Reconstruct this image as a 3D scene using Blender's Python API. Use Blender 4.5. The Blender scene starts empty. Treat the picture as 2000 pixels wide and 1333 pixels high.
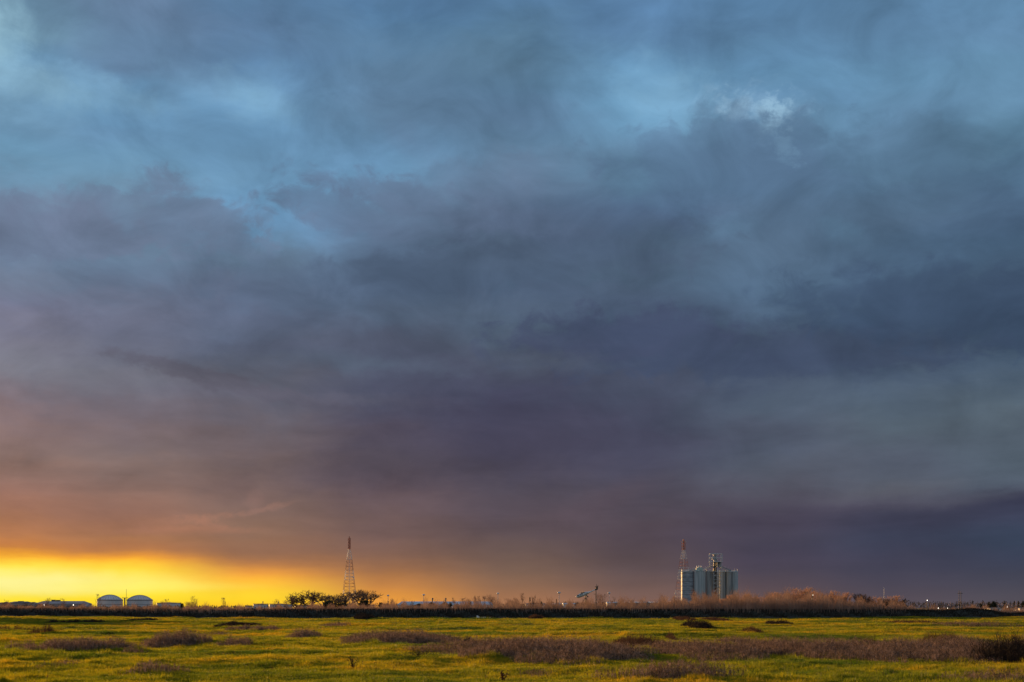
import bpy, math, random
import numpy as np
from mathutils import Vector

sc = bpy.context.scene
COL = sc.collection
rng = np.random.default_rng(7)
random.seed(7)

# ------------------------------------------------------------------ camera
F = 2778.0          # focal length in photo pixels (50 mm on 36 mm, 2000 px wide)
HOR = 1188.0        # horizon row in the photo
EYE = 1.7
cam = bpy.data.cameras.new("camera")
cam.lens = 50.0
cam.sensor_width = 36.0
cam.shift_y = (HOR - 666.5) / 2000.0
cam.clip_start = 0.1
cam.clip_end = 40000
camo = bpy.data.objects.new("camera", cam)
COL.objects.link(camo)
camo.location = (0, 0, EYE)
camo.rotation_euler = (math.radians(90), 0, 0)
sc.camera = camo

# ------------------------------------------------------------------ view
EXPO = 0.9
sc.view_settings.view_transform = 'Standard'
sc.view_settings.look = 'None'
sc.view_settings.exposure = EXPO
sc.view_settings.gamma = 1.0
SUN_AZ, SUN_EL = -32.0, 5.2

sun = bpy.data.lights.new("sun", 'SUN')
sun.energy = 4.3
sun.angle = math.radians(0.5)
sun.color = (1.0, 0.55, 0.20)
suno = bpy.data.objects.new("sun", sun)
COL.objects.link(suno)
sd = Vector((math.sin(math.radians(SUN_AZ)) * math.cos(math.radians(SUN_EL)),
             math.cos(math.radians(SUN_AZ)) * math.cos(math.radians(SUN_EL)),
             math.sin(math.radians(SUN_EL))))
suno.rotation_euler = sd.to_track_quat('Z', 'Y').to_euler()
suno.location = (-60, 60, 60)

# ------------------------------------------------------------------ world (sky with a cloud deck, by direction)
def lin(c):
    out = []
    for v in c:
        v = v / 255.0
        out.append(v / 12.92 if v <= 0.04045 else ((v + 0.055) / 1.055) ** 2.4)
    return tuple(out)

SKY_GAIN = 2 ** (-EXPO)

world = bpy.data.worlds.new("World")
sc.world = world
world.use_nodes = True
nt = world.node_tree
N, L = nt.nodes, nt.links
for n in list(N):
    N.remove(n)

def nd(tp, **kw):
    n = N.new(tp)
    for k, v in kw.items():
        setattr(n, k, v)
    return n

def sock(x, s):
    if isinstance(x, bpy.types.NodeSocket):
        L.new(x, s)
    else:
        s.default_value = x

def M_(op, a, b=None, c=None, clamp=False):
    n = nd('ShaderNodeMath', operation=op, use_clamp=clamp)
    sock(a, n.inputs[0])
    if b is not None: sock(b, n.inputs[1])
    if c is not None: sock(c, n.inputs[2])
    return n.outputs[0]

def mixc(f, a, b, mode='MIX'):
    n = nd('ShaderNodeMix', data_type='RGBA', blend_type=mode)
    sock(f, n.inputs[0])
    for x, s in ((a, n.inputs[6]), (b, n.inputs[7])):
        sock(x if isinstance(x, bpy.types.NodeSocket) else (*x[:3], 1.0), s)
    return n.outputs[2]

def mrange(v, a, b, c=0.0, d=1.0, mode='SMOOTHSTEP'):
    n = nd('ShaderNodeMapRange', interpolation_type=mode)
    sock(v, n.inputs[0])
    for i, x in zip((1, 2, 3, 4), (a, b, c, d)):
        n.inputs[i].default_value = x
    return n.outputs[0]

tc = nd('ShaderNodeTexCoord')
sep = nd('ShaderNodeSeparateXYZ')
L.new(tc.outputs['Generated'], sep.inputs[0])
X, Y, Z = sep.outputs
DEG = 180 / math.pi
az0 = M_('MULTIPLY', M_('ARCTAN2', X, Y), DEG)
el0 = M_('MULTIPLY', M_('ARCSINE', Z), DEG)

def noise(vec, scale, detail=6, rough=0.55, dim='3D', lac=2.0, dist=0.0):
    n = nd('ShaderNodeTexNoise', noise_dimensions=dim)
    L.new(vec, n.inputs['Vector'])
    n.inputs['Scale'].default_value = scale
    n.inputs['Detail'].default_value = detail
    n.inputs['Roughness'].default_value = rough
    n.inputs['Lacunarity'].default_value = lac
    n.inputs['Distortion'].default_value = dist
    return n

def comb(x, y, z=0.0):
    n = nd('ShaderNodeCombineXYZ')
    for v, s in zip((x, y, z), n.inputs):
        sock(v, s)
    return n.outputs[0]

# cloud plane coordinates: streets flatten towards the horizon
zden = M_('ADD', M_('MAXIMUM', Z, 0.0), 0.16)
cloudp = comb(M_('DIVIDE', X, zden), M_('MULTIPLY', M_('DIVIDE', 1.0, zden), 1.35), 0.0)
ae = comb(az0, M_('MULTIPLY', el0, 2.2), 0.0)
w1 = noise(ae, 0.10, 5, 0.55)
w2 = noise(ae, 0.45, 6, 0.6, dist=0.3)
s1 = nd('ShaderNodeSeparateColor'); L.new(w1.outputs['Color'], s1.inputs[0])
s2 = nd('ShaderNodeSeparateColor'); L.new(w2.outputs['Color'], s2.inputs[0])
amp = mrange(el0, 0.8, 9.0, 0.05, 1.0)

def warp(base, a, b, ka, kb):
    t = M_('ADD', M_('MULTIPLY', M_('SUBTRACT', a, 0.5), ka), M_('MULTIPLY', M_('SUBTRACT', b, 0.5), kb))
    return M_('ADD', base, M_('MULTIPLY', t, amp))
az = warp(az0, s1.outputs[0], s2.outputs[0], 3.5, 2.6)
el = warp(el0, s1.outputs[1], s2.outputs[1], 2.2, 1.7)
# near the horizon the bands keep their height but wander a little
w3 = noise(comb(az0, M_('MULTIPLY', el0, 4.0), 0.0), 0.25, 5, 0.6)
el = M_('ADD', el, M_('MULTIPLY', M_('SUBTRACT', w3.outputs['Fac'], 0.5), mrange(el0, 0.3, 2.0, 0.0, 0.5)))

SKY = {
 -1400: [(0,105,130,160),(300,120,135,165),(600,125,130,150),(800,140,125,130),(900,165,130,118),(1000,205,150,95),(1060,240,190,80),(1100,255,225,95),(1188,255,205,55)],
 -350: [(0,100,132,160),(300,112,140,170),(600,118,120,142),(780,138,118,120),(900,155,120,105),(1000,185,130,90),(1060,225,160,70),(1090,255,220,80),(1130,255,248,170),(1165,255,235,80),(1188,255,222,50)],
 0: [(0,100,130,155),(60,112,145,170),(110,103,137,166),(165,118,154,184),(240,105,140,170),(300,108,145,175),(360,112,138,165),(420,110,127,152),(480,109,125,151),(540,112,121,144),(600,114,115,138),(660,116,113,130),(720,121,117,130),(780,128,112,120),(840,137,112,112),(900,142,112,105),(960,154,112,98),(1010,170,118,90),(1050,188,125,80),(1072,208,136,66),(1088,250,180,55),(1104,255,226,80),(1125,255,234,100),(1165,255,230,66),(1188,255,222,50)],
 250: [(0,98,120,150),(60,97,122,152),(120,100,128,160),(180,108,148,184),(240,108,145,180),(300,108,145,176),(360,108,138,165),(420,102,119,143),(480,102,121,146),(540,101,115,140),(600,106,110,132),(660,104,106,126),(720,108,107,122),(780,114,106,118),(840,120,104,110),(900,124,104,103),(960,137,106,97),(1010,150,108,90),(1050,168,117,84),(1076,192,128,74),(1092,244,168,56),(1110,255,212,64),(1140,255,230,82),(1165,255,226,55),(1188,255,208,38)],
 500: [(0,88,118,152),(60,92,120,155),(120,95,130,168),(180,112,152,190),(240,108,148,185),(300,108,146,180),(360,108,146,180),(420,104,143,180),(480,98,122,148),(540,94,108,132),(600,92,101,125),(660,90,97,118),(720,92,93,108),(780,99,96,110),(840,107,96,104),(900,112,95,98),(960,121,99,95),(1010,130,102,90),(1050,144,108,88),(1085,160,113,82),(1105,205,138,72),(1125,245,170,64),(1150,255,202,56),(1170,255,212,46),(1188,255,194,38)],
 750: [(0,86,120,158),(60,86,120,155),(120,92,122,152),(180,94,122,152),(240,96,125,155),(300,98,132,165),(360,104,140,172),(420,96,118,145),(480,90,108,135),(540,84,100,126),(600,85,98,122),(660,80,86,106),(720,78,82,102),(780,78,78,98),(840,83,76,92),(900,88,78,90),(960,98,82,90),(1010,109,88,88),(1050,118,92,86),(1090,138,101,82),(1120,168,116,77),(1150,208,139,70),(1170,230,153,63),(1188,232,152,60)],
 1000: [(0,88,122,158),(60,88,120,150),(120,92,122,150),(180,92,122,152),(240,95,123,154),(300,97,125,154),(360,95,113,139),(420,90,106,132),(480,84,100,124),(540,77,93,117),(600,81,96,120),(660,79,91,111),(720,75,79,98),(780,70,70,92),(840,71,68,88),(900,74,68,84),(960,80,72,84),(1010,88,76,84),(1050,97,81,82),(1090,112,90,82),(1120,129,100,84),(1150,145,106,81),(1170,162,114,82),(1188,170,119,85)],
 1250: [(0,90,124,162),(60,92,126,162),(120,102,142,178),(180,107,149,184),(240,105,145,178),(300,98,130,160),(360,88,116,144),(420,82,102,132),(480,80,98,122),(540,76,92,114),(600,72,86,110),(660,66,78,100),(720,69,75,95),(780,70,74,94),(840,70,70,90),(900,74,72,91),(960,80,74,88),(1010,84,74,84),(1050,86,74,82),(1090,90,76,80),(1120,99,82,83),(1150,117,92,86),(1188,130,98,88)],
 1500: [(0,92,128,165),(60,96,132,168),(120,102,142,178),(180,104,142,178),(240,102,138,168),(300,90,116,145),(360,86,110,138),(420,86,108,135),(480,86,108,134),(540,82,104,130),(600,76,94,118),(660,68,80,102),(700,64,74,98),(750,74,84,104),(800,80,90,108),(840,82,88,106),(900,82,87,104),(960,86,84,98),(1010,78,72,88),(1050,72,68,84),(1090,74,68,84),(1120,78,70,82),(1150,90,76,82),(1188,102,84,86)],
 1750: [(0,95,130,165),(60,94,128,162),(120,98,134,168),(180,100,136,168),(240,98,130,162),(300,90,118,148),(360,86,112,140),(420,82,104,130),(480,76,98,124),(540,68,86,110),(600,66,82,106),(660,66,80,102),(700,69,82,104),(750,80,93,112),(800,86,98,114),(840,86,96,110),(900,84,90,106),(950,86,90,104),(985,78,76,92),(1006,66,66,84),(1050,62,66,86),(1090,66,66,84),(1120,70,68,84),(1150,78,72,84),(1188,90,80,88)],
 2000: [(0,98,134,168),(60,98,132,165),(120,95,130,160),(180,96,130,160),(240,92,126,154),(300,86,116,144),(360,82,108,136),(420,76,98,126),(480,72,94,120),(540,68,86,110),(600,62,78,102),(660,68,84,106),(720,80,94,112),(780,88,100,114),(840,84,94,108),(900,82,92,106),(946,82,90,106),(966,66,68,88),(990,62,66,88),(1050,58,68,88),(1090,62,68,88),(1120,66,68,84),(1150,74,72,84),(1188,84,78,86)],
 3600: [(0,105,140,172),(300,95,125,152),(600,85,105,130),(900,88,100,120),(1050,80,90,108),(1188,88,92,104)],
}
V0, V1 = -1.0, 27.0
vv = M_('DIVIDE', M_('SUBTRACT', el, V0), V1 - V0, clamp=True)
cur = None
pa = None
for px in sorted(SKY):
    a = math.atan((px - 1000) / F)
    r = nd('ShaderNodeValToRGB')
    r.color_ramp.interpolation = 'CARDINAL'
    pts = []
    for st in SKY[px]:
        e = math.atan((HOR - st[0]) / F * math.cos(a)) * DEG
        pts.append(((e - V0) / (V1 - V0), lin(st[1:])))
    pts.sort(key=lambda t: t[0])
    els = r.color_ramp.elements
    while len(els) < len(pts):
        els.new(0.5)
    for e_, p_ in zip(els, pts):
        e_.position = p_[0]
    for e_, p_ in zip(els, pts):
        e_.color = (*p_[1], 1)
    L.new(vv, r.inputs[0])
    if cur is None:
        cur = r.outputs[0]
    else:
        cur = mixc(mrange(az, pa, a * DEG, mode='SMOOTHSTEP' if a * DEG - pa < 12 else 'LINEAR'), cur, r.outputs[0])
    pa = a * DEG

# cloud features: (px, py, rx, ry, rotation, colour, strength)
BLOBS = [
 (-40,60,85,70,0,(150,186,206),.75),(70,158,190,30,-6,(132,168,194),.7),(215,178,90,24,-18,(122,158,188),.5),
 (420,175,120,32,-14,(122,160,194),.55),(500,195,75,36,-20,(128,168,198),.6),(545,150,50,55,20,(112,150,186),.4),
 (300,235,260,22,-22,(112,152,188),.5),(560,300,260,70,0,(107,146,182),.45),(330,110,160,60,0,(94,120,150),.5),
 (640,90,170,110,0,(89,118,148),.4),(620,385,120,60,10,(106,146,182),.5),
 (180,455,230,38,4,(103,112,137),.6,.5),(80,420,120,45,0,(112,120,148),.5),(245,430,44,26,-35,(112,142,172),.6),
 (400,420,90,38,-30,(102,116,142),.6,.5),(480,425,60,40,-40,(110,152,190),.6),
 (860,400,230,28,-10,(96,110,138),.6,.5),(790,265,60,26,-30,(96,120,150),.5),(870,385,40,14,-30,(108,142,172),.25),
 (690,430,130,45,-12,(94,110,138),.5),(1130,350,200,60,0,(94,124,152),.35),
 (200,440,250,48,6,(106,118,144),.45,.6),(370,432,110,46,-22,(103,121,148),.55,.6),(720,425,150,34,-10,(96,112,140),.5,.6),(900,370,170,40,8,(97,115,142),.35,.6),(1465,310,120,48,0,(90,116,146),.45,.6),(1790,300,130,44,0,(91,119,146),.4,.6),(600,560,170,40,0,(86,102,128),.35,.5),(1120,590,200,36,0,(78,90,114),.35,.5),(1480,225,100,52,-10,(122,158,192),.5),
 (1320,195,130,62,-20,(122,162,194),.7),(1470,212,85,34,-6,(134,168,200),.5,.1),(1440,212,34,26,-10,(152,186,214),.6,.1),(1508,230,28,34,-40,(156,190,216),.7,.1),
 (1530,282,38,16,-50,(130,166,196),.6,.1),(1464,262,50,28,10,(98,127,158),.8,.2),(1400,262,60,20,0,(104,136,168),.5,.2),(1660,150,190,30,0,(106,148,182),.4),
 (1450,310,190,70,0,(87,112,142),.6,.5),(1730,290,120,50,0,(90,120,148),.4,.5),(1950,250,70,60,-40,(104,140,170),.4),
 (1420,450,60,30,0,(94,122,150),.5),(1640,450,50,28,-20,(92,122,150),.5),(1500,520,230,60,0,(86,106,132),.4),
 (1000,520,300,45,4,(78,92,116),.5,.5),(1120,440,180,70,-10,(82,98,126),.4),(870,610,260,30,0,(88,102,124),.5),
 (1230,670,220,48,0,(66,72,100),.6,.5),(1560,690,330,34,2,(64,74,98),.7,.5),(1880,600,280,60,-6,(62,78,104),.6,.5),
 (690,704,190,20,-4,(88,98,117),.6),(1075,708,140,22,-3,(84,91,108),.5),(560,680,170,18,0,(86,90,112),.5),
 (430,745,200,14,-12,(92,86,100),.5,.5),(160,735,180,30,-4,(126,124,136),.4),(500,770,330,14,-2,(106,102,118),.4),
 (1000,850,260,80,0,(70,66,86),.5),(700,920,180,40,6,(84,74,86),.5),(480,960,90,40,0,(116,92,92),.4),
 (345,1036,140,8,1,(170,118,94),.5),(350,1018,95,10,8,(162,115,95),.4,.1),(415,1024,50,8,-14,(162,114,94),.4,.1),
 (520,992,60,6,12,(150,112,100),.55),(497,978,16,16,0,(144,110,102),.4),(1170,985,120,26,20,(98,82,92),.35),
 (1560,905,200,30,6,(88,92,106),.4),(1740,962,130,18,6,(94,94,104),.5),(1880,975,140,14,5,(92,94,106),.3),
 (1850,1010,260,24,3,(62,62,82),.45),(1450,1040,200,26,4,(78,70,86),.35),
 (-60,1138,330,24,0,(255,246,150),.9),(60,1142,140,18,-2,(255,243,150),.75),(0,1120,60,10,0,(255,240,120),.5),(260,1146,200,10,0,(255,240,110),.5),
]
aei = comb(az0, M_('MULTIPLY', el0, 1.35), 7.7)
wd = noise(aei, 0.9, 7, 0.62, dist=0.3)
edge_n = M_('SUBTRACT', noise(aei, 0.75, 9, 0.58, dist=0.5).outputs['Fac'], 0.5)
edge_f = M_('SUBTRACT', noise(aei, 2.1, 8, 0.62, dist=0.3).outputs['Fac'], 0.5)
s3 = nd('ShaderNodeSeparateColor'); L.new(wd.outputs['Color'], s3.inputs[0])
k3 = mrange(el0, 0.6, 8.0, 0.15, 1.0)
azb = M_('ADD', az0, M_('MULTIPLY', M_('SUBTRACT', s3.outputs[0], 0.5), M_('MULTIPLY', k3, 1.5)))
elb = M_('ADD', el0, M_('MULTIPLY', M_('SUBTRACT', s3.outputs[1], 0.5), M_('MULTIPLY', k3, 1.2)))
aeb = comb(azb, elb, 0.0)
prev = None
for bx_, by_, rx, ry, rot, c, k, *hd in BLOBS:
    a = math.atan((bx_ - 1000) / F)
    e = math.atan((HOR - by_) / F * math.cos(a)) * DEG
    ddeg = DEG / F
    mp = nd('ShaderNodeMapping', vector_type='TEXTURE')
    # each feature waits for the one before it, so that the sky shader stays small enough for the renderer's stack
    if prev is None:
        L.new(aeb, mp.inputs[0])
    else:
        ch = nd('ShaderNodeVectorMath', operation='MULTIPLY_ADD')
        L.new(prev, ch.inputs[0]); ch.inputs[1].default_value = (1e-7, 1e-7, 1e-7); L.new(aeb, ch.inputs[2])
        L.new(ch.outputs[0], mp.inputs[0])
    mp.inputs[1].default_value = (a * DEG, e, 0)
    mp.inputs[2].default_value = (0, 0, math.radians(rot))
    mp.inputs[3].default_value = (rx * ddeg * 1.5, ry * ddeg * 1.5, 1)
    ln = nd('ShaderNodeVectorMath', operation='LENGTH')
    L.new(mp.outputs[0], ln.inputs[0])
    rag = min(1.1, 0.25 + ry / 40.0) if by_ < 960 else 0.25
    f = mrange(M_('ADD', ln.outputs['Value'], M_('MULTIPLY', edge_f if (hd and hd[0] < .5) else edge_n, 2.2 if (hd and hd[0] < .5) else rag * (1.6 if hd else 1.0))), 1.0, hd[0] if hd else 0.0, 0.0, k)
    cur = mixc(f, cur, lin(c))
    prev = cur

# fine cloud texture, stronger above the bright horizon strip
t1 = noise(cloudp, 1.6, 9, 0.58, dist=0.5)
t2 = noise(comb(az0, M_('MULTIPLY', el0, 1.5), 3.3), 0.26, 10, 0.56, dist=0.6)
t3 = noise(comb(az0, M_('MULTIPLY', el0, 3.2), 9.1), 0.26, 8, 0.54, dist=0.3)
tx = M_('ADD', M_('MULTIPLY', M_('SUBTRACT', t1.outputs['Fac'], 0.5), 0.55), M_('ADD', M_('MULTIPLY', M_('SUBTRACT', t2.outputs['Fac'], 0.5), mrange(el0, 5, 12, 0.45, 0.95)), M_('MULTIPLY', M_('SUBTRACT', t3.outputs['Fac'], 0.5), mrange(el0, 5, 14, 0.45, 0.15))))
tx = M_('MULTIPLY', tx, mrange(el0, 0.5, 5.0, 0.35, 1.0))
gain = M_('ADD', 1.0, tx)
cg = nd('ShaderNodeVectorMath', operation='SCALE')
L.new(cur, cg.inputs[0]); L.new(gain, cg.inputs['Scale'])
cur = mixc(mrange(el0, 2.5, 6.0), cg.outputs[0], mixc(1.0, cg.outputs[0], (1.0, 1.05, 1.03), 'MULTIPLY'))
# overhead, behind the viewer, and below the horizon
cur = mixc(mrange(el0, 24, 50), cur, lin((118, 140, 165)))
absaz = M_('ABSOLUTE', az0)
cur = mixc(mrange(absaz, 60, 130), cur, lin((150, 160, 176)))
cur = mixc(mrange(el0, -0.15, -1.2), cur, lin((60, 50, 42)))
bg = nd('ShaderNodeBackground'); bg.inputs[1].default_value = SKY_GAIN
L.new(cur, bg.inputs[0])
skt = nd('ShaderNodeTexSky', sky_type='NISHITA')
skt.sun_disc = False
skt.sun_elevation = math.radians(SUN_EL)
skt.sun_rotation = math.radians(SUN_AZ)
bg2 = nd('ShaderNodeBackground'); bg2.inputs[1].default_value = 0.06
L.new(skt.outputs[0], bg2.inputs[0])
# the deck breaks up overhead and behind: open Nishita sky shows through there
brk = M_('MULTIPLY', mrange(noise(cloudp, 0.8, 6).outputs['Fac'], 0.45, 0.6), M_('MAXIMUM', mrange(el0, 35, 60), mrange(absaz, 80, 130)))
ms = nd('ShaderNodeMixShader'); L.new(M_('MULTIPLY', brk, 0.6), ms.inputs[0])
L.new(bg.outputs[0], ms.inputs[1]); L.new(bg2.outputs[0], ms.inputs[2])
wo = nd('ShaderNodeOutputWorld'); L.new(ms.outputs[0], wo.inputs[0])
world.cycles.sampling_method = 'MANUAL'
world.cycles.sample_map_resolution = 512

# ------------------------------------------------------------------ helpers
def tag(o, label=None, cat=None, group=None, kind=None):
    if label: o['label'] = label
    if cat: o['category'] = cat
    if group: o['group'] = group
    if kind: o['kind'] = kind
    return o

def empty(name, loc, label, cat, group=None, rz=0.0):
    o = bpy.data.objects.new(name, None)
    o.empty_display_size = 0.5
    COL.objects.link(o)
    o.location = loc
    o.rotation_euler = (0, 0, rz)
    return tag(o, label, cat, group)

def gx(px, D): return (px - 1000.0) / F * D
def gz(py, D): return EYE + (HOR - py) / F * D
def gd(py): return F * EYE / (py - HOR)

class MB:
    """collects boxes, bars, tubes and loose triangles into one mesh"""
    def __init__(s):
        s.v = []; s.f = []; s.n = 0
    def add(s, v, f):
        v = np.asarray(v, float).reshape(-1, 3)
        s.v.append(v)
        for q in f: s.f.append([i + s.n for i in q])
        s.n += len(v)
    def box(s, x0, x1, y0, y1, z0, z1):
        v = [(x, y, z) for z in (z0, z1) for y in (y0, y1) for x in (x0, x1)]
        s.add(v, [(0,2,3,1),(4,5,7,6),(0,1,5,4),(2,6,7,3),(0,4,6,2),(1,3,7,5)])
    def tube(s, p0, p1, r0, r1=None, n=5, cap=True):
        r1 = r0 if r1 is None else r1
        p0 = np.array(p0, float); p1 = np.array(p1, float)
        d = p1 - p0; l = np.linalg.norm(d)
        if l < 1e-6: return
        d /= l
        a = np.cross(d, (0, 0, 1.0) if abs(d[2]) < 0.9 else (1.0, 0, 0)); a /= np.linalg.norm(a)
        b = np.cross(d, a)
        v = []
        for p, r in ((p0, r0), (p1, r1)):
            for k in range(n):
                t = 2 * math.pi * k / n
                v.append(p + r * (math.cos(t) * a + math.sin(t) * b))
        f = [(k, (k + 1) % n, n + (k + 1) % n, n + k) for k in range(n)]
        if cap:
            f.append(tuple(range(n - 1, -1, -1))); f.append(tuple(range(n, 2 * n)))
        s.add(v, f)
    def lathe(s, prof, n=32, cx=0, cy=0, closed=True):
        v = []; f = []
        for r, z in prof:
            for k in range(n):
                t = 2 * math.pi * k / n
                v.append((cx + r * math.cos(t), cy + r * math.sin(t), z))
        for i in range(len(prof) - 1):
            for k in range(n):
                f.append((i*n+k, i*n+(k+1) % n, (i+1)*n+(k+1) % n, (i+1)*n+k))
        if closed: f.append(tuple(range((len(prof)-1)*n, len(prof)*n)))
        s.add(v, f)
    def prism(s, pts, y0, y1):
        """pts: outline in x,z; extruded along y"""
        m = len(pts)
        v = [(x, y0, z) for x, z in pts] + [(x, y1, z) for x, z in pts]
        f = [tuple(range(m)), tuple(range(2*m-1, m-1, -1))]
        f += [(i, m+i, m+(i+1) % m, (i+1) % m) for i in range(m)]
        s.add(v, f)
    def build(s, name, mat, parent=None, smooth=False, loc=None):
        me = bpy.data.meshes.new(name)
        me.from_pydata(np.concatenate(s.v).tolist(), [], s.f)
        me.materials.append(mat)
        if smooth:
            me.polygons.foreach_set('use_smooth', [True] * len(me.polygons))
        me.validate()
        o = bpy.data.objects.new(name, me)
        COL.objects.link(o)
        if loc is not None: o.location = loc
        if parent: o.parent = parent
        return o

def tri_mesh(name, V, mat, parent=None, loc=None, extra=None, attr=None):
    """V: (T,3,3) loose triangles as one mesh, fast"""
    V = np.asarray(V, np.float32)
    T = len(V)
    me = bpy.data.meshes.new(name)
    me.vertices.add(T * 3); me.loops.add(T * 3); me.polygons.add(T)
    me.vertices.foreach_set('co', V.reshape(-1))
    me.loops.foreach_set('vertex_index', np.arange(T * 3, dtype=np.int32))
    me.polygons.foreach_set('loop_start', np.arange(0, T * 3, 3, dtype=np.int32))
    me.update(calc_edges=True)
    me.materials.append(mat)
    o = bpy.data.objects.new(name, me)
    COL.objects.link(o)
    if loc is not None: o.location = loc
    if parent: o.parent = parent
    return o

def blades(base, tip, w, ang=None):
    """triangles from base to tip, width w; (N,3),(N,3),(N,)"""
    n = len(base)
    ang = rng.uniform(0, math.pi, n) if ang is None else ang
    off = np.stack([np.cos(ang), np.sin(ang), np.zeros(n)], 1) * (np.asarray(w) * 0.5).reshape(-1, 1)
    return np.stack([base - off, base + off, tip], 1)

# ------------------------------------------------------------------ materials
def material(name, c1, c2=None, scale=5.0, rough=0.8, metal=0.0, transl=0.0, detail=5.0, zs=1.0, bump=0.0, spec=0.3, lo=0.35, hi=0.65, c3=None):
    m = bpy.data.materials.new(name)
    m.use_nodes = True
    t = m.node_tree
    nn, ll = t.nodes, t.links
    b = nn['Principled BSDF']
    b.inputs['Roughness'].default_value = rough
    b.inputs['Metallic'].default_value = metal
    b.inputs['Specular IOR Level'].default_value = spec
    outc = None
    if c2 is not None:
        g = nn.new('ShaderNodeNewGeometry')
        mp = nn.new('ShaderNodeMapping'); mp.inputs[3].default_value = (1, 1, zs)
        ll.new(g.outputs['Position'], mp.inputs[0])
        no = nn.new('ShaderNodeTexNoise')
        no.inputs['Scale'].default_value = scale; no.inputs['Detail'].default_value = detail
        no.inputs['Roughness'].default_value = 0.6
        ll.new(mp.outputs[0], no.inputs['Vector'])
        r = nn.new('ShaderNodeValToRGB')
        r.color_ramp.elements[0].position = lo; r.color_ramp.elements[1].position = hi
        r.color_ramp.elements[0].color = (*c1, 1); r.color_ramp.elements[1].color = (*c2, 1)
        if c3 is not None:
            e = r.color_ramp.elements.new((lo + hi) / 2); e.color = (*c3, 1)
        ll.new(no.outputs['Fac'], r.inputs[0])
        ll.new(r.outputs[0], b.inputs['Base Color'])
        outc = r.outputs[0]
        if bump:
            bp = nn.new('ShaderNodeBump'); bp.inputs['Strength'].default_value = bump
            ll.new(no.outputs['Fac'], bp.inputs['Height']); ll.new(bp.outputs[0], b.inputs['Normal'])
    else:
        b.inputs['Base Color'].default_value = (*c1, 1)
    if transl > 0:
        tr = nn.new('ShaderNodeBsdfTranslucent')
        if outc is not None: ll.new(outc, tr.inputs[0])
        else: tr.inputs[0].default_value = (*c1, 1)
        mx = nn.new('ShaderNodeMixShader'); mx.inputs[0].default_value = transl
        ll.new(b.outputs[0], mx.inputs[1]); ll.new(tr.outputs[0], mx.inputs[2])
        ll.new(mx.outputs[0], nn['Material Output'].inputs[0])
    return m

def emis(name, c, s):
    m = bpy.data.materials.new(name); m.use_nodes = True
    b = m.node_tree.nodes['Principled BSDF']
    b.inputs['Base Color'].default_value = (*c, 1)
    b.inputs['Emission Color'].default_value = (*c, 1)
    b.inputs['Emission Strength'].default_value = s
    return m

# grass: blade colour varies over metres and over decimetres
def grass_material():
    m = bpy.data.materials.new("grass_blades"); m.use_nodes = True
    t = m.node_tree; nn, ll = t.nodes, t.links
    b = nn['Principled BSDF']; b.inputs['Roughness'].default_value = 0.6; b.inputs['Specular IOR Level'].default_value = 0.25
    g = nn.new('ShaderNodeNewGeometry')
    def no(sc_, det, zs=1.0, ys=1.0):
        mp = nn.new('ShaderNodeMapping'); mp.inputs[3].default_value = (1, ys, zs)
        ll.new(g.outputs['Position'], mp.inputs[0])
        n_ = nn.new('ShaderNodeTexNoise'); n_.inputs['Scale'].default_value = sc_; n_.inputs['Detail'].default_value = det
        n_.inputs['Roughness'].default_value = 0.65
        ll.new(mp.outputs[0], n_.inputs['Vector']); return n_.outputs['Fac']
    def ramp(f, pts):
        r = nn.new('ShaderNodeValToRGB')
        while len(r.color_ramp.elements) < len(pts): r.color_ramp.elements.new(0.5)
        for e, p in zip(r.color_ramp.elements, pts): e.position = p[0]
        for e, p in zip(r.color_ramp.elements, pts): e.color = (*p[1], 1)
        ll.new(f, r.inputs[0]); return r.outputs[0]
    big = ramp(no(0.09, 4), [(0.36, GR_A), (0.5, GR_B), (0.64, GR_C)])
    small = ramp(no(6.0, 3), [(0.35, (0.55, 0.6, 0.5)), (0.6, (1.15, 1.1, 1.0)), (0.75, (1.9, 1.5, 1.2))])
    mid = ramp(no(1.1, 4), [(0.36, (0.34, 0.50, 0.5)), (0.5, (0.95, 1.0, 1.0)), (0.62, (1.35, 1.15, 1.0))])
    m0 = nn.new('ShaderNodeMix'); m0.data_type = 'RGBA'; m0.blend_type = 'MULTIPLY'; m0.inputs[0].default_value = 0.85
    ll.new(big, m0.inputs[6]); ll.new(mid, m0.inputs[7])
    mx = nn.new('ShaderNodeMix'); mx.data_type = 'RGBA'; mx.blend_type = 'MULTIPLY'; mx.inputs[0].default_value = 0.9
    ll.new(m0.outputs[2], mx.inputs[6]); ll.new(small, mx.inputs[7])
    ll.new(mx.outputs[2], b.inputs['Base Color'])
    tr = nn.new('ShaderNodeBsdfTranslucent'); ll.new(mx.outputs[2], tr.inputs[0])
    ms_ = nn.new('ShaderNodeMixShader'); ms_.inputs[0].default_value = 0.6
    ll.new(b.outputs[0], ms_.inputs[1]); ll.new(tr.outputs[0], ms_.inputs[2])
    ll.new(ms_.outputs[0], nn['Material Output'].inputs[0])
    return m
GR_A = (0.075, 0.135, 0.009)
GR_B = (0.26, 0.265, 0.010)
GR_C = (0.45, 0.31, 0.012)
MGRASS = grass_material()
MSOIL = material("soil", (0.035, 0.045, 0.012), (0.09, 0.085, 0.02), 1.2, 0.95, lo=0.3, hi=0.7, bump=0.3)
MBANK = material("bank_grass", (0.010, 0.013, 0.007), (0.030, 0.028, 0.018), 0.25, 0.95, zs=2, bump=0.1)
MBRUSH = material("dry_brush", (0.13, 0.08, 0.06), (0.36, 0.24, 0.18), 0.35, 0.8, transl=0.35)
MBANKW = material("bank_weeds", (0.012, 0.012, 0.008), (0.034, 0.026, 0.020), 0.3, 0.9, transl=0.15)
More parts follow.
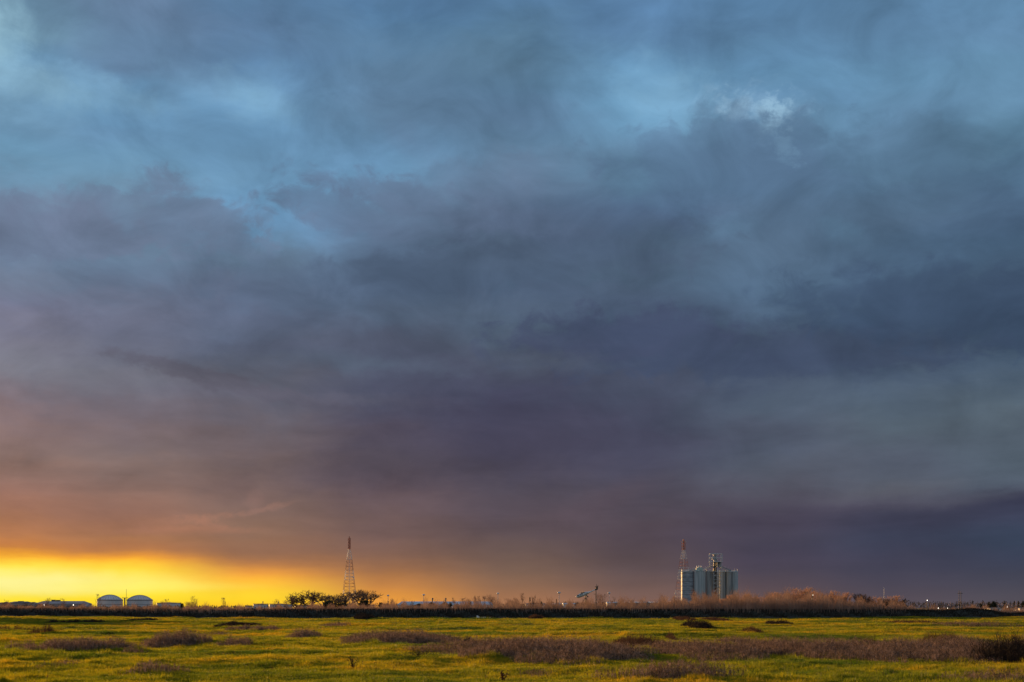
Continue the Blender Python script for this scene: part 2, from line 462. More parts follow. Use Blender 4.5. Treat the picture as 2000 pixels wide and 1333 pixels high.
MWEED = material("dead_weed", (0.035, 0.024, 0.022), (0.42, 0.28, 0.22), 6, 0.85, transl=0.3, c3=(0.15, 0.095, 0.065), lo=.38, hi=.64)
MWEEDD = material("dark_weed", (0.014, 0.009, 0.006), (0.04, 0.022, 0.014), 6.0, 0.9, transl=0.1)
MWEEDR = material("rust_weed", (0.05, 0.025, 0.012), (0.13, 0.06, 0.03), 5.0, 0.9, transl=0.25)
MLEAF = material("herb_leaf", (0.02, 0.03, 0.008), (0.06, 0.06, 0.02), 9.0, 0.8, transl=0.2)
MBARK = material("bark", (0.05, 0.03, 0.018), (0.11, 0.065, 0.04), 2.0, 0.95)
MTWIG = material("twigs", (0.30, 0.16, 0.09), (0.52, 0.30, 0.17), 0.8, 0.9)
MOAKB = material("oak_bark", (0.12, 0.07, 0.045), (0.22, 0.13, 0.085), 2.0, 0.95)
MWILLOW = material("willow_twigs", (0.36, 0.20, 0.12), (0.60, 0.36, 0.23), 0.5, 0.8, transl=0.3)
MDTWIG = material("dark_twigs", (0.07, 0.035, 0.025), (0.13, 0.07, 0.045), 0.6, 0.9)
MEVER = material("evergreen_leaves", (0.018, 0.024, 0.012), (0.05, 0.05, 0.025), 0.8, 0.9, transl=0.1)
MCONC = material("weathered_concrete", (0.26, 0.31, 0.33), (0.52, 0.57, 0.59), 0.5, 0.85, zs=0.06, c3=(0.40, 0.46, 0.48), detail=8)
MCONC2 = material("stained_concrete", (0.14, 0.15, 0.15), (0.46, 0.48, 0.48), 0.7, 0.85, zs=0.03, detail=8)
MSTEEL = material("galvanised_steel", (0.18, 0.22, 0.26), (0.36, 0.41, 0.46), 0.35, 0.6, metal=0.1, zs=3)
MWHITE = material("white_paint", (0.62, 0.62, 0.60), (0.78, 0.78, 0.76), 0.4, 0.5)
MTANK = material("tank_white", (0.50, 0.49, 0.50), (0.64, 0.63, 0.64), 0.15, 0.6, zs=0.3)
MTRIM = material("tank_trim", (0.10, 0.09, 0.09), (0.17, 0.15, 0.15), 0.5, 0.7)
MRED = material("tower_orange", (0.42, 0.17, 0.11), (0.55, 0.25, 0.17), 0.5, 0.6)
MTWHITE = material("tower_white", (0.58, 0.54, 0.53), (0.70, 0.66, 0.64), 0.5, 0.5)
MDARK = material("dark_steel", (0.05, 0.05, 0.05), (0.10, 0.10, 0.09), 0.7, 0.6, metal=0.4)
MGALV = material("pale_lattice", (0.48, 0.50, 0.52), (0.62, 0.64, 0.65), 0.7, 0.5, metal=0.2)
MROOF = material("metal_roof", (0.46, 0.54, 0.62), (0.66, 0.74, 0.80), 0.12, 0.35, metal=0.2)
MBWALL = material("tan_wall", (0.26, 0.20, 0.17), (0.38, 0.30, 0.25), 0.2, 0.8)
MBROWN = material("brown_cladding", (0.14, 0.075, 0.045), (0.24, 0.13, 0.08), 0.4, 0.8)
MHELI = material("aircraft_silver", (0.52, 0.55, 0.54), (0.80, 0.82, 0.80), 0.5, 0.35, metal=0.4)
MGLASS = material("cockpit_glass", (0.03, 0.04, 0.045), rough=0.1, spec=0.8)
MRUB = material("rubble_white", (0.60, 0.60, 0.58), (0.78, 0.78, 0.75), 5, 0.8)
MRUBG = material("rubble_grey", (0.14, 0.14, 0.13), (0.30, 0.29, 0.27), 5, 0.8)
MLAMP = emis("lamp_glow", (1.0, 0.88, 0.72), 2.4)
MLAMPW = emis("lamp_glow_dim", (1.0, 0.80, 0.60), 2.5)
MWOOD = material("pole_wood", (0.12, 0.09, 0.07), (0.22, 0.17, 0.13), 2, 0.9)

# ------------------------------------------------------------------ terrain
_hr = np.random.default_rng(21)
_W = []
for lam0, lam1, a_, k_ in ((45, 90, 0.03, 4), (14, 26, 0.04, 6), (5, 10, 0.026, 9), (2.2, 4.2, 0.010, 10), (1.0, 1.8, 0.003, 8)):
    for _ in range(k_):
        lam = _hr.uniform(lam0, lam1); th = _hr.uniform(0, 2 * math.pi)
        _W.append((2*math.pi/lam*math.cos(th), 2*math.pi/lam*math.sin(th), _hr.uniform(0, 6.28), a_ / math.sqrt(k_) * 1.4))

def hgt(x, y):
    x = np.asarray(x, float); y = np.asarray(y, float)
    h = np.zeros(np.broadcast(x, y).shape)
    for kx, ky, ph, a_ in _W:
        h = h + a_ * np.sin(kx * x + ky * y + ph)
    # soft crests, flatter hollows
    h = h + 0.5 * np.maximum(h, 0) - 0.02
    # calm at the viewer's feet and past the embankment
    m = np.clip((y - 10) / 45, 0, 1) * np.clip((330 - y) / 60, 0.0, 1)
    return h * m

def axis(lo, hi, step, far, grow=1.13):
    core = np.arange(lo, hi + step / 2, step)
    r = [hi]; s = step
    while r[-1] < far: s *= grow; r.append(r[-1] + s)
    return core, np.array(r[1:])
yc, yr = axis(20, 265, 0.42, 16000)
yl = 20 - np.cumsum(0.42 * 1.25 ** np.arange(1, 28))
yy = np.concatenate([yl[::-1], yc, yr])
xc, xr = axis(-115, 115, 0.5, 9000)
xx = np.concatenate([-xr[::-1], xc, xr])
GX, GY = np.meshgrid(xx, yy)
GZ = hgt(GX, GY)
nx, ny = len(xx), len(yy)
me = bpy.data.meshes.new("ground")
me.vertices.add(nx * ny)
me.vertices.foreach_set('co', np.stack([GX, GY, GZ], -1).astype(np.float32).reshape(-1))
ii = np.arange(nx * ny).reshape(ny, nx)
q = np.stack([ii[:-1, :-1], ii[:-1, 1:], ii[1:, 1:], ii[1:, :-1]], -1).reshape(-1, 4)
me.loops.add(q.size); me.polygons.add(len(q))
me.loops.foreach_set('vertex_index', q.reshape(-1).astype(np.int32))
me.polygons.foreach_set('loop_start', np.arange(0, q.size, 4, dtype=np.int32))
me.polygons.foreach_set('use_smooth', np.ones(len(q), bool))
me.update(calc_edges=True)
me.materials.append(MSOIL)
go = bpy.data.objects.new("ground", me); COL.objects.link(go)
tag(go, kind='structure')

# embankment across the far side of the field
def interp(tab, x): 
    t = np.array(tab, float); return np.interp(x, t[:, 0], t[:, 1])
TOE = [(-2500, 300), (-600, 300), (0, 285), (200, 262), (400, 228), (1000, 226), (1500, 236), (2000, 250), (4500, 300)]
CREST = [(-2500, 1176), (-700, 1172), (-250, 1178), (0, 1189), (150, 1191), (400, 1193), (600, 1192), (1000, 1192), (1500, 1192.5), (1750, 1193), (1840, 1194), (1870, 1192.5), (1895, 1190), (1930, 1193), (1955, 1198), (1975, 1200.5), (2000, 1198), (2060, 1195), (4500, 1190)]  # crest made taller out of view at left, to shade the grass there
pxs = np.concatenate([np.arange(-2500, -100, 60), np.arange(-100, 2100, 5), np.arange(2100, 4500, 60)]).astype(float)
prof = [(-1.5, -0.05), (0, 0.12), (1.5, .35), (3.2, .72), (5, .97), (6.2, 1.0), (9, 1.0), (12, .6), (16, 0.0), (17, -0.05)]
V = []
for p in pxs:
    D = interp(TOE, p); zc = gz(interp(CREST, p), D + 6)
    for o_, k_ in prof:
        d = D + o_
        x = gx(p, d)
        z = k_ * zc + 0.10 * math.sin(p * 0.11 + o_) * (k_ > 0.1) * (k_ < .95) + 0.05 * math.sin(p * 0.29 + 2 * o_) * (k_ > 0.1)
        V.append((x, d, z if k_ > 0 else k_ * 4))
m_ = len(prof)
Fc = [(i*m_+j, (i+1)*m_+j, (i+1)*m_+j+1, i*m_+j+1) for i in range(len(pxs)-1) for j in range(m_-1)]
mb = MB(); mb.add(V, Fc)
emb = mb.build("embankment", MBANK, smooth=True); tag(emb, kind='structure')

# ------------------------------------------------------------------ grass (stuff)
def scatter(d0, d1, dens, marg=1.12):
    hw = 1000 / F * marg
    area = hw * (d1**2 - d0**2)
    n = int(area * dens)
    d = np.sqrt(rng.uniform(d0**2, d1**2, n))
    x = rng.uniform(-hw - 1.5 / d, hw + 1.5 / d, n) * d
    return x, d

def grass_group(name, cnt, rad, bw, seed0):
    g = bpy.data.node_groups.new(name, 'GeometryNodeTree')
    g.interface.new_socket('Geometry', in_out='INPUT', socket_type='NodeSocketGeometry')
    g.interface.new_socket('Geometry', in_out='OUTPUT', socket_type='NodeSocketGeometry')
    n, l = g.nodes, g.links
    gi = n.new('NodeGroupInput'); go_ = n.new('NodeGroupOutput')
    def rnd(tp, a, b, seed):
        r = n.new('FunctionNodeRandomValue'); r.data_type = tp
        if tp == 'FLOAT_VECTOR':
            r.inputs[0].default_value = a; r.inputs[1].default_value = b; r.inputs['Seed'].default_value = seed
            return r.outputs[0]
        if tp == 'FLOAT':
            r.inputs[2].default_value = a; r.inputs[3].default_value = b; r.inputs['Seed'].default_value = seed
            return r.outputs[1]
        r.inputs[4].default_value = a; r.inputs[5].default_value = b; r.inputs['Seed'].default_value = seed
        return r.outputs[2]
    # one blade: a 2 x 3 grid folded upright into a slightly arched taper
    grid = n.new('GeometryNodeMeshGrid')
    grid.inputs['Size X'].default_value = 1.0; grid.inputs['Size Y'].default_value = 1.0
    grid.inputs['Vertices X'].default_value = 2; grid.inputs['Vertices Y'].default_value = 3
    pos = n.new('GeometryNodeInputPosition'); sp = n.new('ShaderNodeSeparateXYZ'); l.new(pos.outputs[0], sp.inputs[0])
    def mm(op, a, b):
        q_ = n.new('ShaderNodeMath'); q_.operation = op
        for v_, s_ in ((a, q_.inputs[0]), (b, q_.inputs[1])):
            if isinstance(v_, bpy.types.NodeSocket): l.new(v_, s_)
            else: s_.default_value = v_
        return q_.outputs[0]
    zz_ = mm('ADD', sp.outputs[1], 0.5)
    wv = mm('MULTIPLY', sp.outputs[0], mm('SUBTRACT', 1.04, zz_))
    cb = n.new('ShaderNodeCombineXYZ'); l.new(wv, cb.inputs[0]); l.new(mm('MULTIPLY', mm('MULTIPLY', zz_, zz_), 4.0), cb.inputs[1]); l.new(zz_, cb.inputs[2])
    cone = n.new('GeometryNodeSetPosition'); l.new(grid.outputs[0], cone.inputs[0]); l.new(cb.outputs[0], cone.inputs['Position'])
    join = n.new('GeometryNodeJoinGeometry')
    for k in range(4):
        pts = n.new('GeometryNodePoints'); pts.inputs['Count'].default_value = cnt
        l.new(rnd('FLOAT_VECTOR', (-rad, -rad, 0), (rad, rad, 0), seed0 + 10 * k), pts.inputs['Position'])
        ip = n.new('GeometryNodeInstanceOnPoints')
        l.new(pts.outputs[0], ip.inputs['Points']); l.new(cone.outputs[0], ip.inputs['Instance'])
        l.new(rnd('FLOAT_VECTOR', (-0.55, -0.55, 0), (0.55, 0.55, 6.28), seed0 + 10 * k + 1), ip.inputs['Rotation'])
        l.new(rnd('FLOAT_VECTOR', (bw * 1.2, bw * .5, 0.05), (bw * 2.4, bw * 1.2, 0.12), seed0 + 10 * k + 2), ip.inputs['Scale'])
        rl = n.new('GeometryNodeRealizeInstances'); l.new(ip.outputs[0], rl.inputs[0])
        sm = n.new('GeometryNodeSetMaterial'); sm.inputs['Material'].default_value = MGRASS
        l.new(rl.outputs[0], sm.inputs[0])
        g2 = n.new('GeometryNodeGeometryToInstance'); l.new(sm.outputs[0], g2.inputs[0])
        l.new(g2.outputs[0], join.inputs[0])
    m2p = n.new('GeometryNodeMeshToPoints'); l.new(gi.outputs[0], m2p.inputs[0])
    ip = n.new('GeometryNodeInstanceOnPoints')
    l.new(m2p.outputs[0], ip.inputs['Points']); l.new(join.outputs[0], ip.inputs['Instance'])
    ip.inputs['Pick Instance'].default_value = True
    l.new(rnd('INT', 0, 3, seed0 + 77), ip.inputs['Instance Index'])
    l.new(rnd('FLOAT_VECTOR', (0, 0, 0), (0, 0, 6.28), seed0 + 78), ip.inputs['Rotation'])
    na = n.new('GeometryNodeInputNamedAttribute'); na.data_type = 'FLOAT_VECTOR'; na.inputs[0].default_value = 'sc'
    l.new(na.outputs[0], ip.inputs['Scale'])
    l.new(ip.outputs[0], go_.inputs[0])
    return g

def grass_object(x, y, s, h, grp):
    me = bpy.data.meshes.new("grass")
    n = len(x)
    me.vertices.add(n)
    me.vertices.foreach_set('co', np.stack([x, y, hgt(x, y)], 1).astype(np.float32).reshape(-1))
    at = me.attributes.new('sc', 'FLOAT_VECTOR', 'POINT')
    at.data.foreach_set('vector', np.stack([s, s, h], 1).astype(np.float32).reshape(-1))
    me.materials.append(MGRASS)
    o = bpy.data.objects.new("grass", me); COL.objects.link(o)
    md = o.modifiers.new("grass", 'NODES'); md.node_group = grp
    return o

# how tall the grass stands, patchy
def patchy(x, y, lams=(3, 4, 6, 8, 12, 18, 30), sd=5):
    v = np.zeros(len(x))
    r_ = np.random.default_rng(sd)
    for lam in lams:
        for _ in range(2):
            th = r_.uniform(0, 6.28)
            v += np.sin(2*math.pi/lam*(x*math.cos(th)+y*math.sin(th)) + r_.uniform(0, 6.28))
    return v / 5.0
xs, ys, ss, hs = [], [], [], []
for d0, d1, dn, s_ in ((27, 45, 85, 0.9), (45, 70, 50, 1.15), (70, 110, 24, 1.6), (110, 170, 10, 2.3), (170, 300, 4.5, 3.2)):
    x, y = scatter(d0, d1, dn)
    pt = patchy(x, y)
    pxl = 1000 + x / y * F
    k = y < interp(TOE, pxl) + 1.0
    x, y, pt = x[k], y[k], pt[k]
    xs.append(x); ys.append(y); ss.append(np.full(len(x), s_) * rng.uniform(.8, 1.2, len(x)))
    hs.append(np.clip(0.85 + 0.35 * pt, 0.45, 1.6) * rng.uniform(.8, 1.25, len(x)) * (1 + 0.12 * (s_ - 1)))
xs, ys, ss, hs = map(np.concatenate, (xs, ys, ss, hs))
tus = patchy(xs, ys, (.7, .9, 1.2, 1.6, 2.2), 9) + .35 * patchy(xs, ys, (9, 14, 22), 11)
hs = hs * (1 + 1.1 * np.clip((tus - .45) / .5, 0, 1))
GRP = grass_group("grass_tufts", 22, 0.13, 0.008, 3)
gob = grass_object(xs, ys, ss, hs, GRP)
tag(gob, 'short yellow green grass covering the whole field', 'grass', kind='stuff')

# ------------------------------------------------------------------ weeds
def weed_tris(n, rx, ry, h, lean=0.25, cx=0.0, cy=0.0, twigs=5, wid=0.014, shape=None, ground=None):
    """n stems over an ellipse; returns triangles in local coordinates"""
    r = np.sqrt(rng.uniform(0, 1, n)); t = rng.uniform(0, 2*math.pi, n)
    # ragged outline
    rag = 1 + 0.16*np.sin(3*t + rng.uniform(0, 6)) + 0.10*np.sin(7*t + rng.uniform(0, 6)) + 0.07*np.sin(13*t + rng.uniform(0, 6))
    x = cx + rx * r * rag * np.cos(t); y = cy + ry * r * rag * np.sin(t)
    hh = h * (1 - 0.55 * r**3.5) * rng.uniform(0.55, 1.1, n)
    lump = 1 + 0.24*np.sin(x*1.5 + rng.uniform(0, 6)) * np.sin(y*.9 + rng.uniform(0, 6)) + 0.2*np.sin(x*3.9 + y*2.1 + rng.uniform(0, 6)) + .12*np.sin(x*8.3 - y*5 + rng.uniform(0, 6))
    hh = hh * np.clip(lump, .5, 1.4)
    z0 = np.zeros(n) if ground is None else ground(x, y)
    b = np.stack([x, y, z0 - 0.03], 1)
    la = rng.uniform(0, 2*math.pi, n); lm = rng.uniform(0, lean, n) * hh
    tp = b + np.stack([np.cos(la)*lm, np.sin(la)*lm, hh + 0.03], 1)
    out = [blades(b, tp, np.full(n, wid))]
    for k in range(twigs):
        f = rng.uniform(0.35, 1.0, n)[:, None]
        p = b + (tp - b) * f
        aa = rng.uniform(0, 2*math.pi, n); l_ = rng.uniform(0.12, 0.38, n) * hh
        q_ = p + np.stack([np.cos(aa)*l_*.7, np.sin(aa)*l_*.7, l_ * rng.uniform(0.2, 1.0, n)], 1)
        out.append(blades(p, q_, np.full(n, wid * 0.9)))
    return np.concatenate(out)

def weed(name, x0, x1, ya, yb, h, mat, label, cat, group=None, dens=70, twigs=5, wid=0.014, lean=0.25):
    """x range and ground rows (far, near) of the patch as seen in the photo -> a patch on the ground"""
    d0, d1 = gd(yb), gd(ya)
    dc = (d0 + d1) / 2; cxp = (x0 + x1) / 2
    cx = gx(cxp, dc); cy = dc
    rx = (x1 - x0) / 2 / F * dc; ry = (d1 - d0) / 2
    n = int(min(34000, max(260, math.pi * rx * ry * dens)))
    sc_ = max(1.0, dc / 60.0)
    g0 = float(hgt(cx, cy))
    h *= .85; rx *= .97
    T = weed_tris(n, rx, ry, h, lean, 0, 0, twigs, wid * sc_, ground=lambda a, b: hgt(a + cx, b + cy) - g0)
    o = tri_mesh(name, T, mat, loc=(cx, cy, g0))
    tag(o, label, cat, group)
    return o

G1 = 'patches of dead weeds in the field'
G2 = 'dark weed clumps in the field'
WE = [
 (28,57,1265,1270,.42,MWEED,'small round dead weed clump at the left end of the row of low brown mounds',G1),
 (60,112,1270,1281,.38,MWEED,'low brown weed clump between the small round clump and the long mound at left',G1),
 (92,255,1268,1280,.55,MWEED,'long purple brown weed mound on the grass in the lower left',G1),
 (248,272,1277,1283,.28,MWEED,'tiny brown tuft at the right foot of the long lower left mound',G1),
 (287,398,1258,1267,.60,MWEED,'peaked purple brown weed mound in front of the domed tanks',G1),
 (424,487,1261,1268,.48,MWEED,'small rounded weed mound right of the peaked mound',G1),
 (252,362,1310,1321,.42,MWEED,'brown weed patch at the bottom left edge of the photo',G1),
 (430,500,1223,1227,.38,MWEEDD,'flat dark weed clump far off in front of the white storage tanks',G2),
 (455,486,1229,1234,.42,MWEED,'brown weed tuft just below the flat dark clump',G1),
 (502,535,1229,1234,.42,MWEED,'brown weed tuft right of the flat dark clump',G1),
 (398,436,1237,1243,.30,MWEED,'faint thin weed patch above the small rounded mound',G1),
 (570,626,1243,1249,.52,MWEED,'weed mound on the grass below the bare oaks',G1),
 (675,905,1247,1262,.55,MWEED,'long grey brown weed bank in front of the lattice tower',G1),
 (838,1300,1268,1301,.50,MWEED,'largest purple brown weed bed across the middle of the field',G1),
 (1192,1300,1258,1268,.42,MWEEDR,'reddish weed ridge on the far edge of the largest weed bed',G1),
 (905,925,1254,1258,.40,MWEEDD,'small dark clump at the right tip of the grey brown weed bank',G2),
 (1395,1492,1254,1261,.42,MWEED,'brown weed patch below the silos',G1),
 (1270,1510,1266,1293,.45,MWEED,'weed bed linking the largest bed to the right hand bank',G1),
 (1480,1660,1265,1300,.60,MWEED,'domed part of the weed bank in the lower right',G1),
 (1620,1850,1265,1300,.52,MWEED,'even topped stretch of weed bank under the dark round shrubs',G1),
 (1800,2060,1266,1302,.58,MWEED,'right hand end of the weed bank at the edge of the photo',G1),
 (1165,1440,1322,1334,.48,MWEED,'dark bottomed weed mound at the bottom of the photo right of centre',G1),
 (1820,2040,1333,1345,.30,MWEED,'weed patch cut off by the bottom right corner',G1),
 (255,300,1211.5,1214,.30,MWEEDD,'short dark smudge of weeds under the right domed tank',G2),
 (157,181,1216.5,1219,.42,MWEEDD,'small black clump on the shaded grass at far left',G2),
 (110,136,1217,1219,.35,MWEEDD,'thin dark streak of weeds left of the small black clump',G2),
 (1337,1381,1226,1231,.56,MWEEDD,'dark oval shrub standing alone on the grass left of the silos',G2),
 (1503,1530,1220,1223,.52,MWEEDD,'small dark shrub near the embankment right of the silos',G2),
 (1456,1481,1235,1238.5,.45,MWEEDR,'small reddish clump between the oval shrub and the right hand shrub',G2),
 (1303,1318,1245,1249,.45,MWEEDR,'tiny reddish clump in front of the oval shrub',G2),
 (1803,1824,1258,1262,.60,MWEEDR,'stubby reddish clump above the right hand weed bank',G2),
 (1836,1882,1251,1256,.45,MWEEDR,'low reddish streak of weeds above the stubby clump',G2),
 (1604,1646,1252,1257,.35,MWEED,'thin weed patch above the domed part of the bank',G1),
 (1680,1702,1257,1262,.42,MWEEDR,'small reddish tuft above the even topped bank',G2),
 (630,684,1222,1226,.45,MWEED,'faint brown weed patch right below the lattice tower',G1),
 (694,728,1210,1211.6,.65,MWEEDD,'dark reddish clump at the foot of the embankment under the oaks',G2),
 (79,97,1236,1240,.5,MWEEDR,'pointed reddish clump on lit grass at far left',G2),
 (16,28,1232,1236,.5,MWEEDR,'small reddish tuft near the left edge of the field',G2),
 (1740,1820,1216,1220,.40,MWEEDR,'low red brown weed streak far off under the dark round shrub',G2),
 (1825,1960,1221,1226,.40,MWEED,'long faint weed streak far off near the right edge',G1),
 (1322,1350,1212,1215,.45,MWEEDR,'low reddish weeds by the embankment left of the silos',G2),
 (1380,1420,1212,1215,.40,MWEEDR,'low reddish weeds by the embankment right under the silos',G2),
 (1030,1062,1209.5,1211,.6,MWEEDR,'low reddish clump at the foot of the embankment near the rubble',G2),
 (1290,1370,1302,1312,.22,MWEED,'sparse weeds on the grass above the dark bottomed mound',G1),
 (768,858,1286,1297,.20,MWEEDD,'sparse dark weeds left of the largest weed bed',G2),
 (1010,1090,1314,1325,.20,MWEED,'sparse dry tuft at the bottom left of the dark bottomed mound',G1),
 (100,150,1298,1312,.22,MWEED,'sparse dry weeds below the long lower left mound',G1),
]
for (x0, x1, ya, yb, h, mt, lb, gr) in WE:
    sparse = lb.startswith('sparse') or lb.startswith('faint') or 'streak far' in lb or 'long faint' in lb
    weed('weed_patch' if gr == G1 else 'weed_clump', x0, x1, ya, yb, h, mt, lb, 'weeds', gr,
         dens=22 if sparse else (160 if gd(yb) < 60 else 130), twigs=6)
# dark shrub on the right edge
weed('shrub', 1915, 2060, 1294, 1305, .75, MWEEDD, 'dark leafless shrub in front of the weed bank at the right edge', 'shrub', dens=320, twigs=7)

def herb(px, py, hpx, wpx, label, mat, nst=9):
    nst = int(nst * 1.8)
    D = gd(py); x = gx(px, D); z = float(hgt(x, D))
    h = hpx / F * D; w = wpx / F * D
    root = empty('leafy_weed', (x, D, z), label, 'plant', 'single tall weeds in the near grass')
    st = MB(); lv = []
    for k in range(nst):
        a = rng.uniform(0, 6.28); r_ = rng.uniform(0.1, 0.5) * w
        p1 = np.array([math.cos(a)*r_*.5, math.sin(a)*r_*.5, h*rng.uniform(.35, .6)])
        p2 = np.array([math.cos(a)*r_, math.sin(a)*r_, h*rng.uniform(.7, 1.0)])
        st.tube((0, 0, -0.03), p1, .0045, .0035, 4); st.tube(p1, p2, .0035, .002, 4)
        for j in range(7):
            f = rng.uniform(0, 1); p = p1 + (p2 - p1) * f if j > 2 else p1 * rng.uniform(.4, 1)
            d_ = rng.normal(0, 1, 3); d_[2] = abs(d_[2]) * .3; d_ /= np.linalg.norm(d_)
            s_ = rng.uniform(.025, .05); sd_ = np.cross(d_, rng.normal(0, 1, 3)); sd_ /= np.linalg.norm(sd_)
            m1 = p + d_ * s_ * .5
            lv.append([p, m1 + sd_ * s_ * .4, p + d_ * s_]); lv.append([p, p + d_ * s_, m1 - sd_ * s_ * .4])
    st.build('stem', MWEEDR, root)
    tri_mesh('foliage', np.array(lv), mat, root)
herb(690, 1311, 28, 30, 'spindly dark weed standing alone in the grass at bottom centre left', MWEEDD, 9)
herb(983, 1332, 24, 24, 'spindly reddish weed at the bottom edge below the largest weed bed', MWEEDR, 9)
herb(1945, 1302, 14, 20, 'pale stalky weed in front of the dark shrub at right', MWEED, 8)
herb(816, 1294, 12, 30, 'short dark leafy weed left of the largest weed bed', MLEAF, 9)
herb(50, 1235, 8, 20, 'short reddish leafy weed on lit grass near the left edge', MWEEDR, 6)

n = 26000
x, d = scatter(28, 235, .01); m_n = n
hw_ = 1000 / F * 1.1
d = np.exp(rng.uniform(math.log(29), math.log(232), n)); x = rng.uniform(-hw_, hw_, n) * d
cl = patchy(x, d, (1.1, 2.0, 3.7, 7, 13), 31)
k = (cl > .55) & (rng.uniform(0, 1, n) < .8)
x, d = x[k], d[k]; n = len(x)
hh = rng.uniform(.10, .26, n)
b = np.stack([x, d, hgt(x, d) - .02], 1); tp = b + np.stack([rng.normal(0, .05, n), rng.normal(0, .05, n), hh], 1)
wz = .012 * np.maximum(1, d / 50)
T = [blades(b, tp, wz)]
for q_i in range(5):
    f = rng.uniform(.3, 1, n)[:, None]; q0 = b + (tp - b) * f
    T.append(blades(q0, q0 + np.stack([rng.normal(0, .05, n), rng.normal(0, .05, n), rng.uniform(.0, .07, n)], 1), wz))
o = tri_mesh('dry_stalks', np.concatenate(T), MWEEDR)
tag(o, 'thin brown stalks scattered through the grass', 'weeds', kind='stuff')

# dark clods at the bottom edge
def clods(px, py, w, label):
    D = gd(py); x = gx(px, D)
    mb = MB()
    for k in range(7):
        cx = rng.uniform(-w/2, w/2); cy = rng.uniform(-.15, .15); r_ = rng.uniform(.04, .10)
        pr = [(r_*math.sin(t), r_*0.8*(1-math.cos(t))*.6) for t in np.linspace(0.0, math.pi*.97, 6)]
        pr = [(max(1e-3, a), b) for a, b in pr]
        mb.lathe(pr[::-1], 7, cx, cy)
    v = np.concatenate(mb.v); v += rng.normal(0, .008, v.shape); mb.v = [v]
    o = mb.build('dirt_clod', material('clod_soil', (.02, .012, .008), (.05, .03, .02), 12, .95), loc=(x, D, float(hgt(x, D)) - .01))
    tag(o, label, 'clod')
clods(784, 1329, .32, 'dark clods of dirt in the grass at the bottom edge left of centre')

# white rubble at the foot of the embankment
D = 224.5
rub = empty('rubble_pile', (gx(942, D), D, float(hgt(gx(942, D), D))), 'small pile of white and grey rubble at the foot of the embankment', 'rubble')
for nm, mt, lst in (('white_chunk', MRUB, [(-.72, .30, .34), (-.5, .18, .2)]), ('grey_chunk', MRUBG, [(-.1, .16, .3), (.3, .20, .45), (.85, .12, .3), (1.2, .15, .3)])):
    mb = MB()
    for cx, r_, w_ in lst:
        v = []
        for k in range(8):
            t = k * math.pi / 4
            v.append((cx + w_*.8*math.cos(t), w_*math.sin(t), 0)); v.append((cx + w_*.5*math.cos(t+.3), w_*.5*math.sin(t+.3), r_*rng.uniform(1.1, 1.8)))
        f = [(2*k, (2*k+2) % 16, (2*k+3) % 16, 2*k+1) for k in range(8)] + [tuple(range(1, 16, 2))]
        mb.add(v, f)
    mb.build(nm, mt, rub)

# ------------------------------------------------------------------ embankment cover: stubble on the dark face, dry brush on and behind the crest
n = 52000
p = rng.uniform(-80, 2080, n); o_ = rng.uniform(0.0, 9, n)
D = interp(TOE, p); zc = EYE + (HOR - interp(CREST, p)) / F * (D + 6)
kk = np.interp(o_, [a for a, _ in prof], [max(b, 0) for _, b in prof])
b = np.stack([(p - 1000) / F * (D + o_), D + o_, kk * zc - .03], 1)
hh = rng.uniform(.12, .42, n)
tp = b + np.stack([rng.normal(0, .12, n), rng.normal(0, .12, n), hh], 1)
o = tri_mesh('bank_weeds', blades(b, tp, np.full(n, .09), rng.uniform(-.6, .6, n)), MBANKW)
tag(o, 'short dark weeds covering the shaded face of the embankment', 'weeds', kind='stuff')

BTOP = [(-80, 1184), (60, 1184), (150, 1186), (200, 1185), (300, 1184), (420, 1187), (560, 1187), (600, 1184), (700, 1183), (760, 1181), (900, 1179.5), (1000, 1179), (1060, 1180), (1120, 1178), (1190, 1177), (1240, 1176), (1290, 1176), (1325, 1171), (1380, 1169), (1440, 1167), (1480, 1168), (1560, 1167), (1645, 1170), (1662, 1178), (1710, 1178), (1770, 1182), (1785, 1188), (1850, 1189), (1900, 1187), (2080, 1192)]
n = 42000
p = rng.uniform(-80, 2080, n)
p = np.where(rng.uniform(0, 1, n) < .10, rng.uniform(1290, 1790, n), p)
clump = 0.5 + 0.5 * np.sin(p*.13) * np.sin(p*.047 + 1) + 0.3*np.sin(p*.31 + 2)
o_ = rng.uniform(7.0, 26, n)
o_ = np.where(rng.uniform(0, 1, n) < np.where(p < 560, .45, np.where(p < 1770, .10, 0.0)), rng.uniform(2.5, 9, n), o_)
D = interp(TOE, p) + o_
zb = np.where(o_ < 12, np.interp(o_, [2.5, 5, 6.2, 12], [.55, .95, 1, 1]), 0.0) * (EYE + (HOR - interp(CREST, p)) / F * D - .1)
zt = EYE + (HOR - interp(BTOP, p)) / F * D
zt = zb + (zt - zb) * np.clip(rng.uniform(.4, 1.2, n) * (0.7 + .55 * clump), .2, 1.4)
zt = np.maximum(zt, zb + .15)
b = np.stack([(p - 1000) / F * D, D, zb], 1)
H = (zt - zb)
tp = b + np.stack([rng.normal(0, .10, n) * H, rng.normal(0, .10, n) * H, H], 1)
T = [blades(b, tp, np.full(n, .05), rng.uniform(-.8, .8, n))]
for k in range(3):
    f = rng.uniform(.35, .95, n)[:, None]; q0 = b + (tp - b) * f
    l_ = rng.uniform(.12, .3, n) * H; s_ = rng.choice([-1, 1], n)
    q1 = q0 + np.stack([s_ * l_ * .5, rng.normal(0, .3, n) * l_, l_], 1)
    T.append(blades(q0, q1, np.full(n, .035), rng.uniform(-.8, .8, n)))
o = tri_mesh('dry_brush', np.concatenate(T), MBRUSH)
tag(o, 'dry reddish brown brush growing along the top of the embankment', 'brush', kind='stuff')

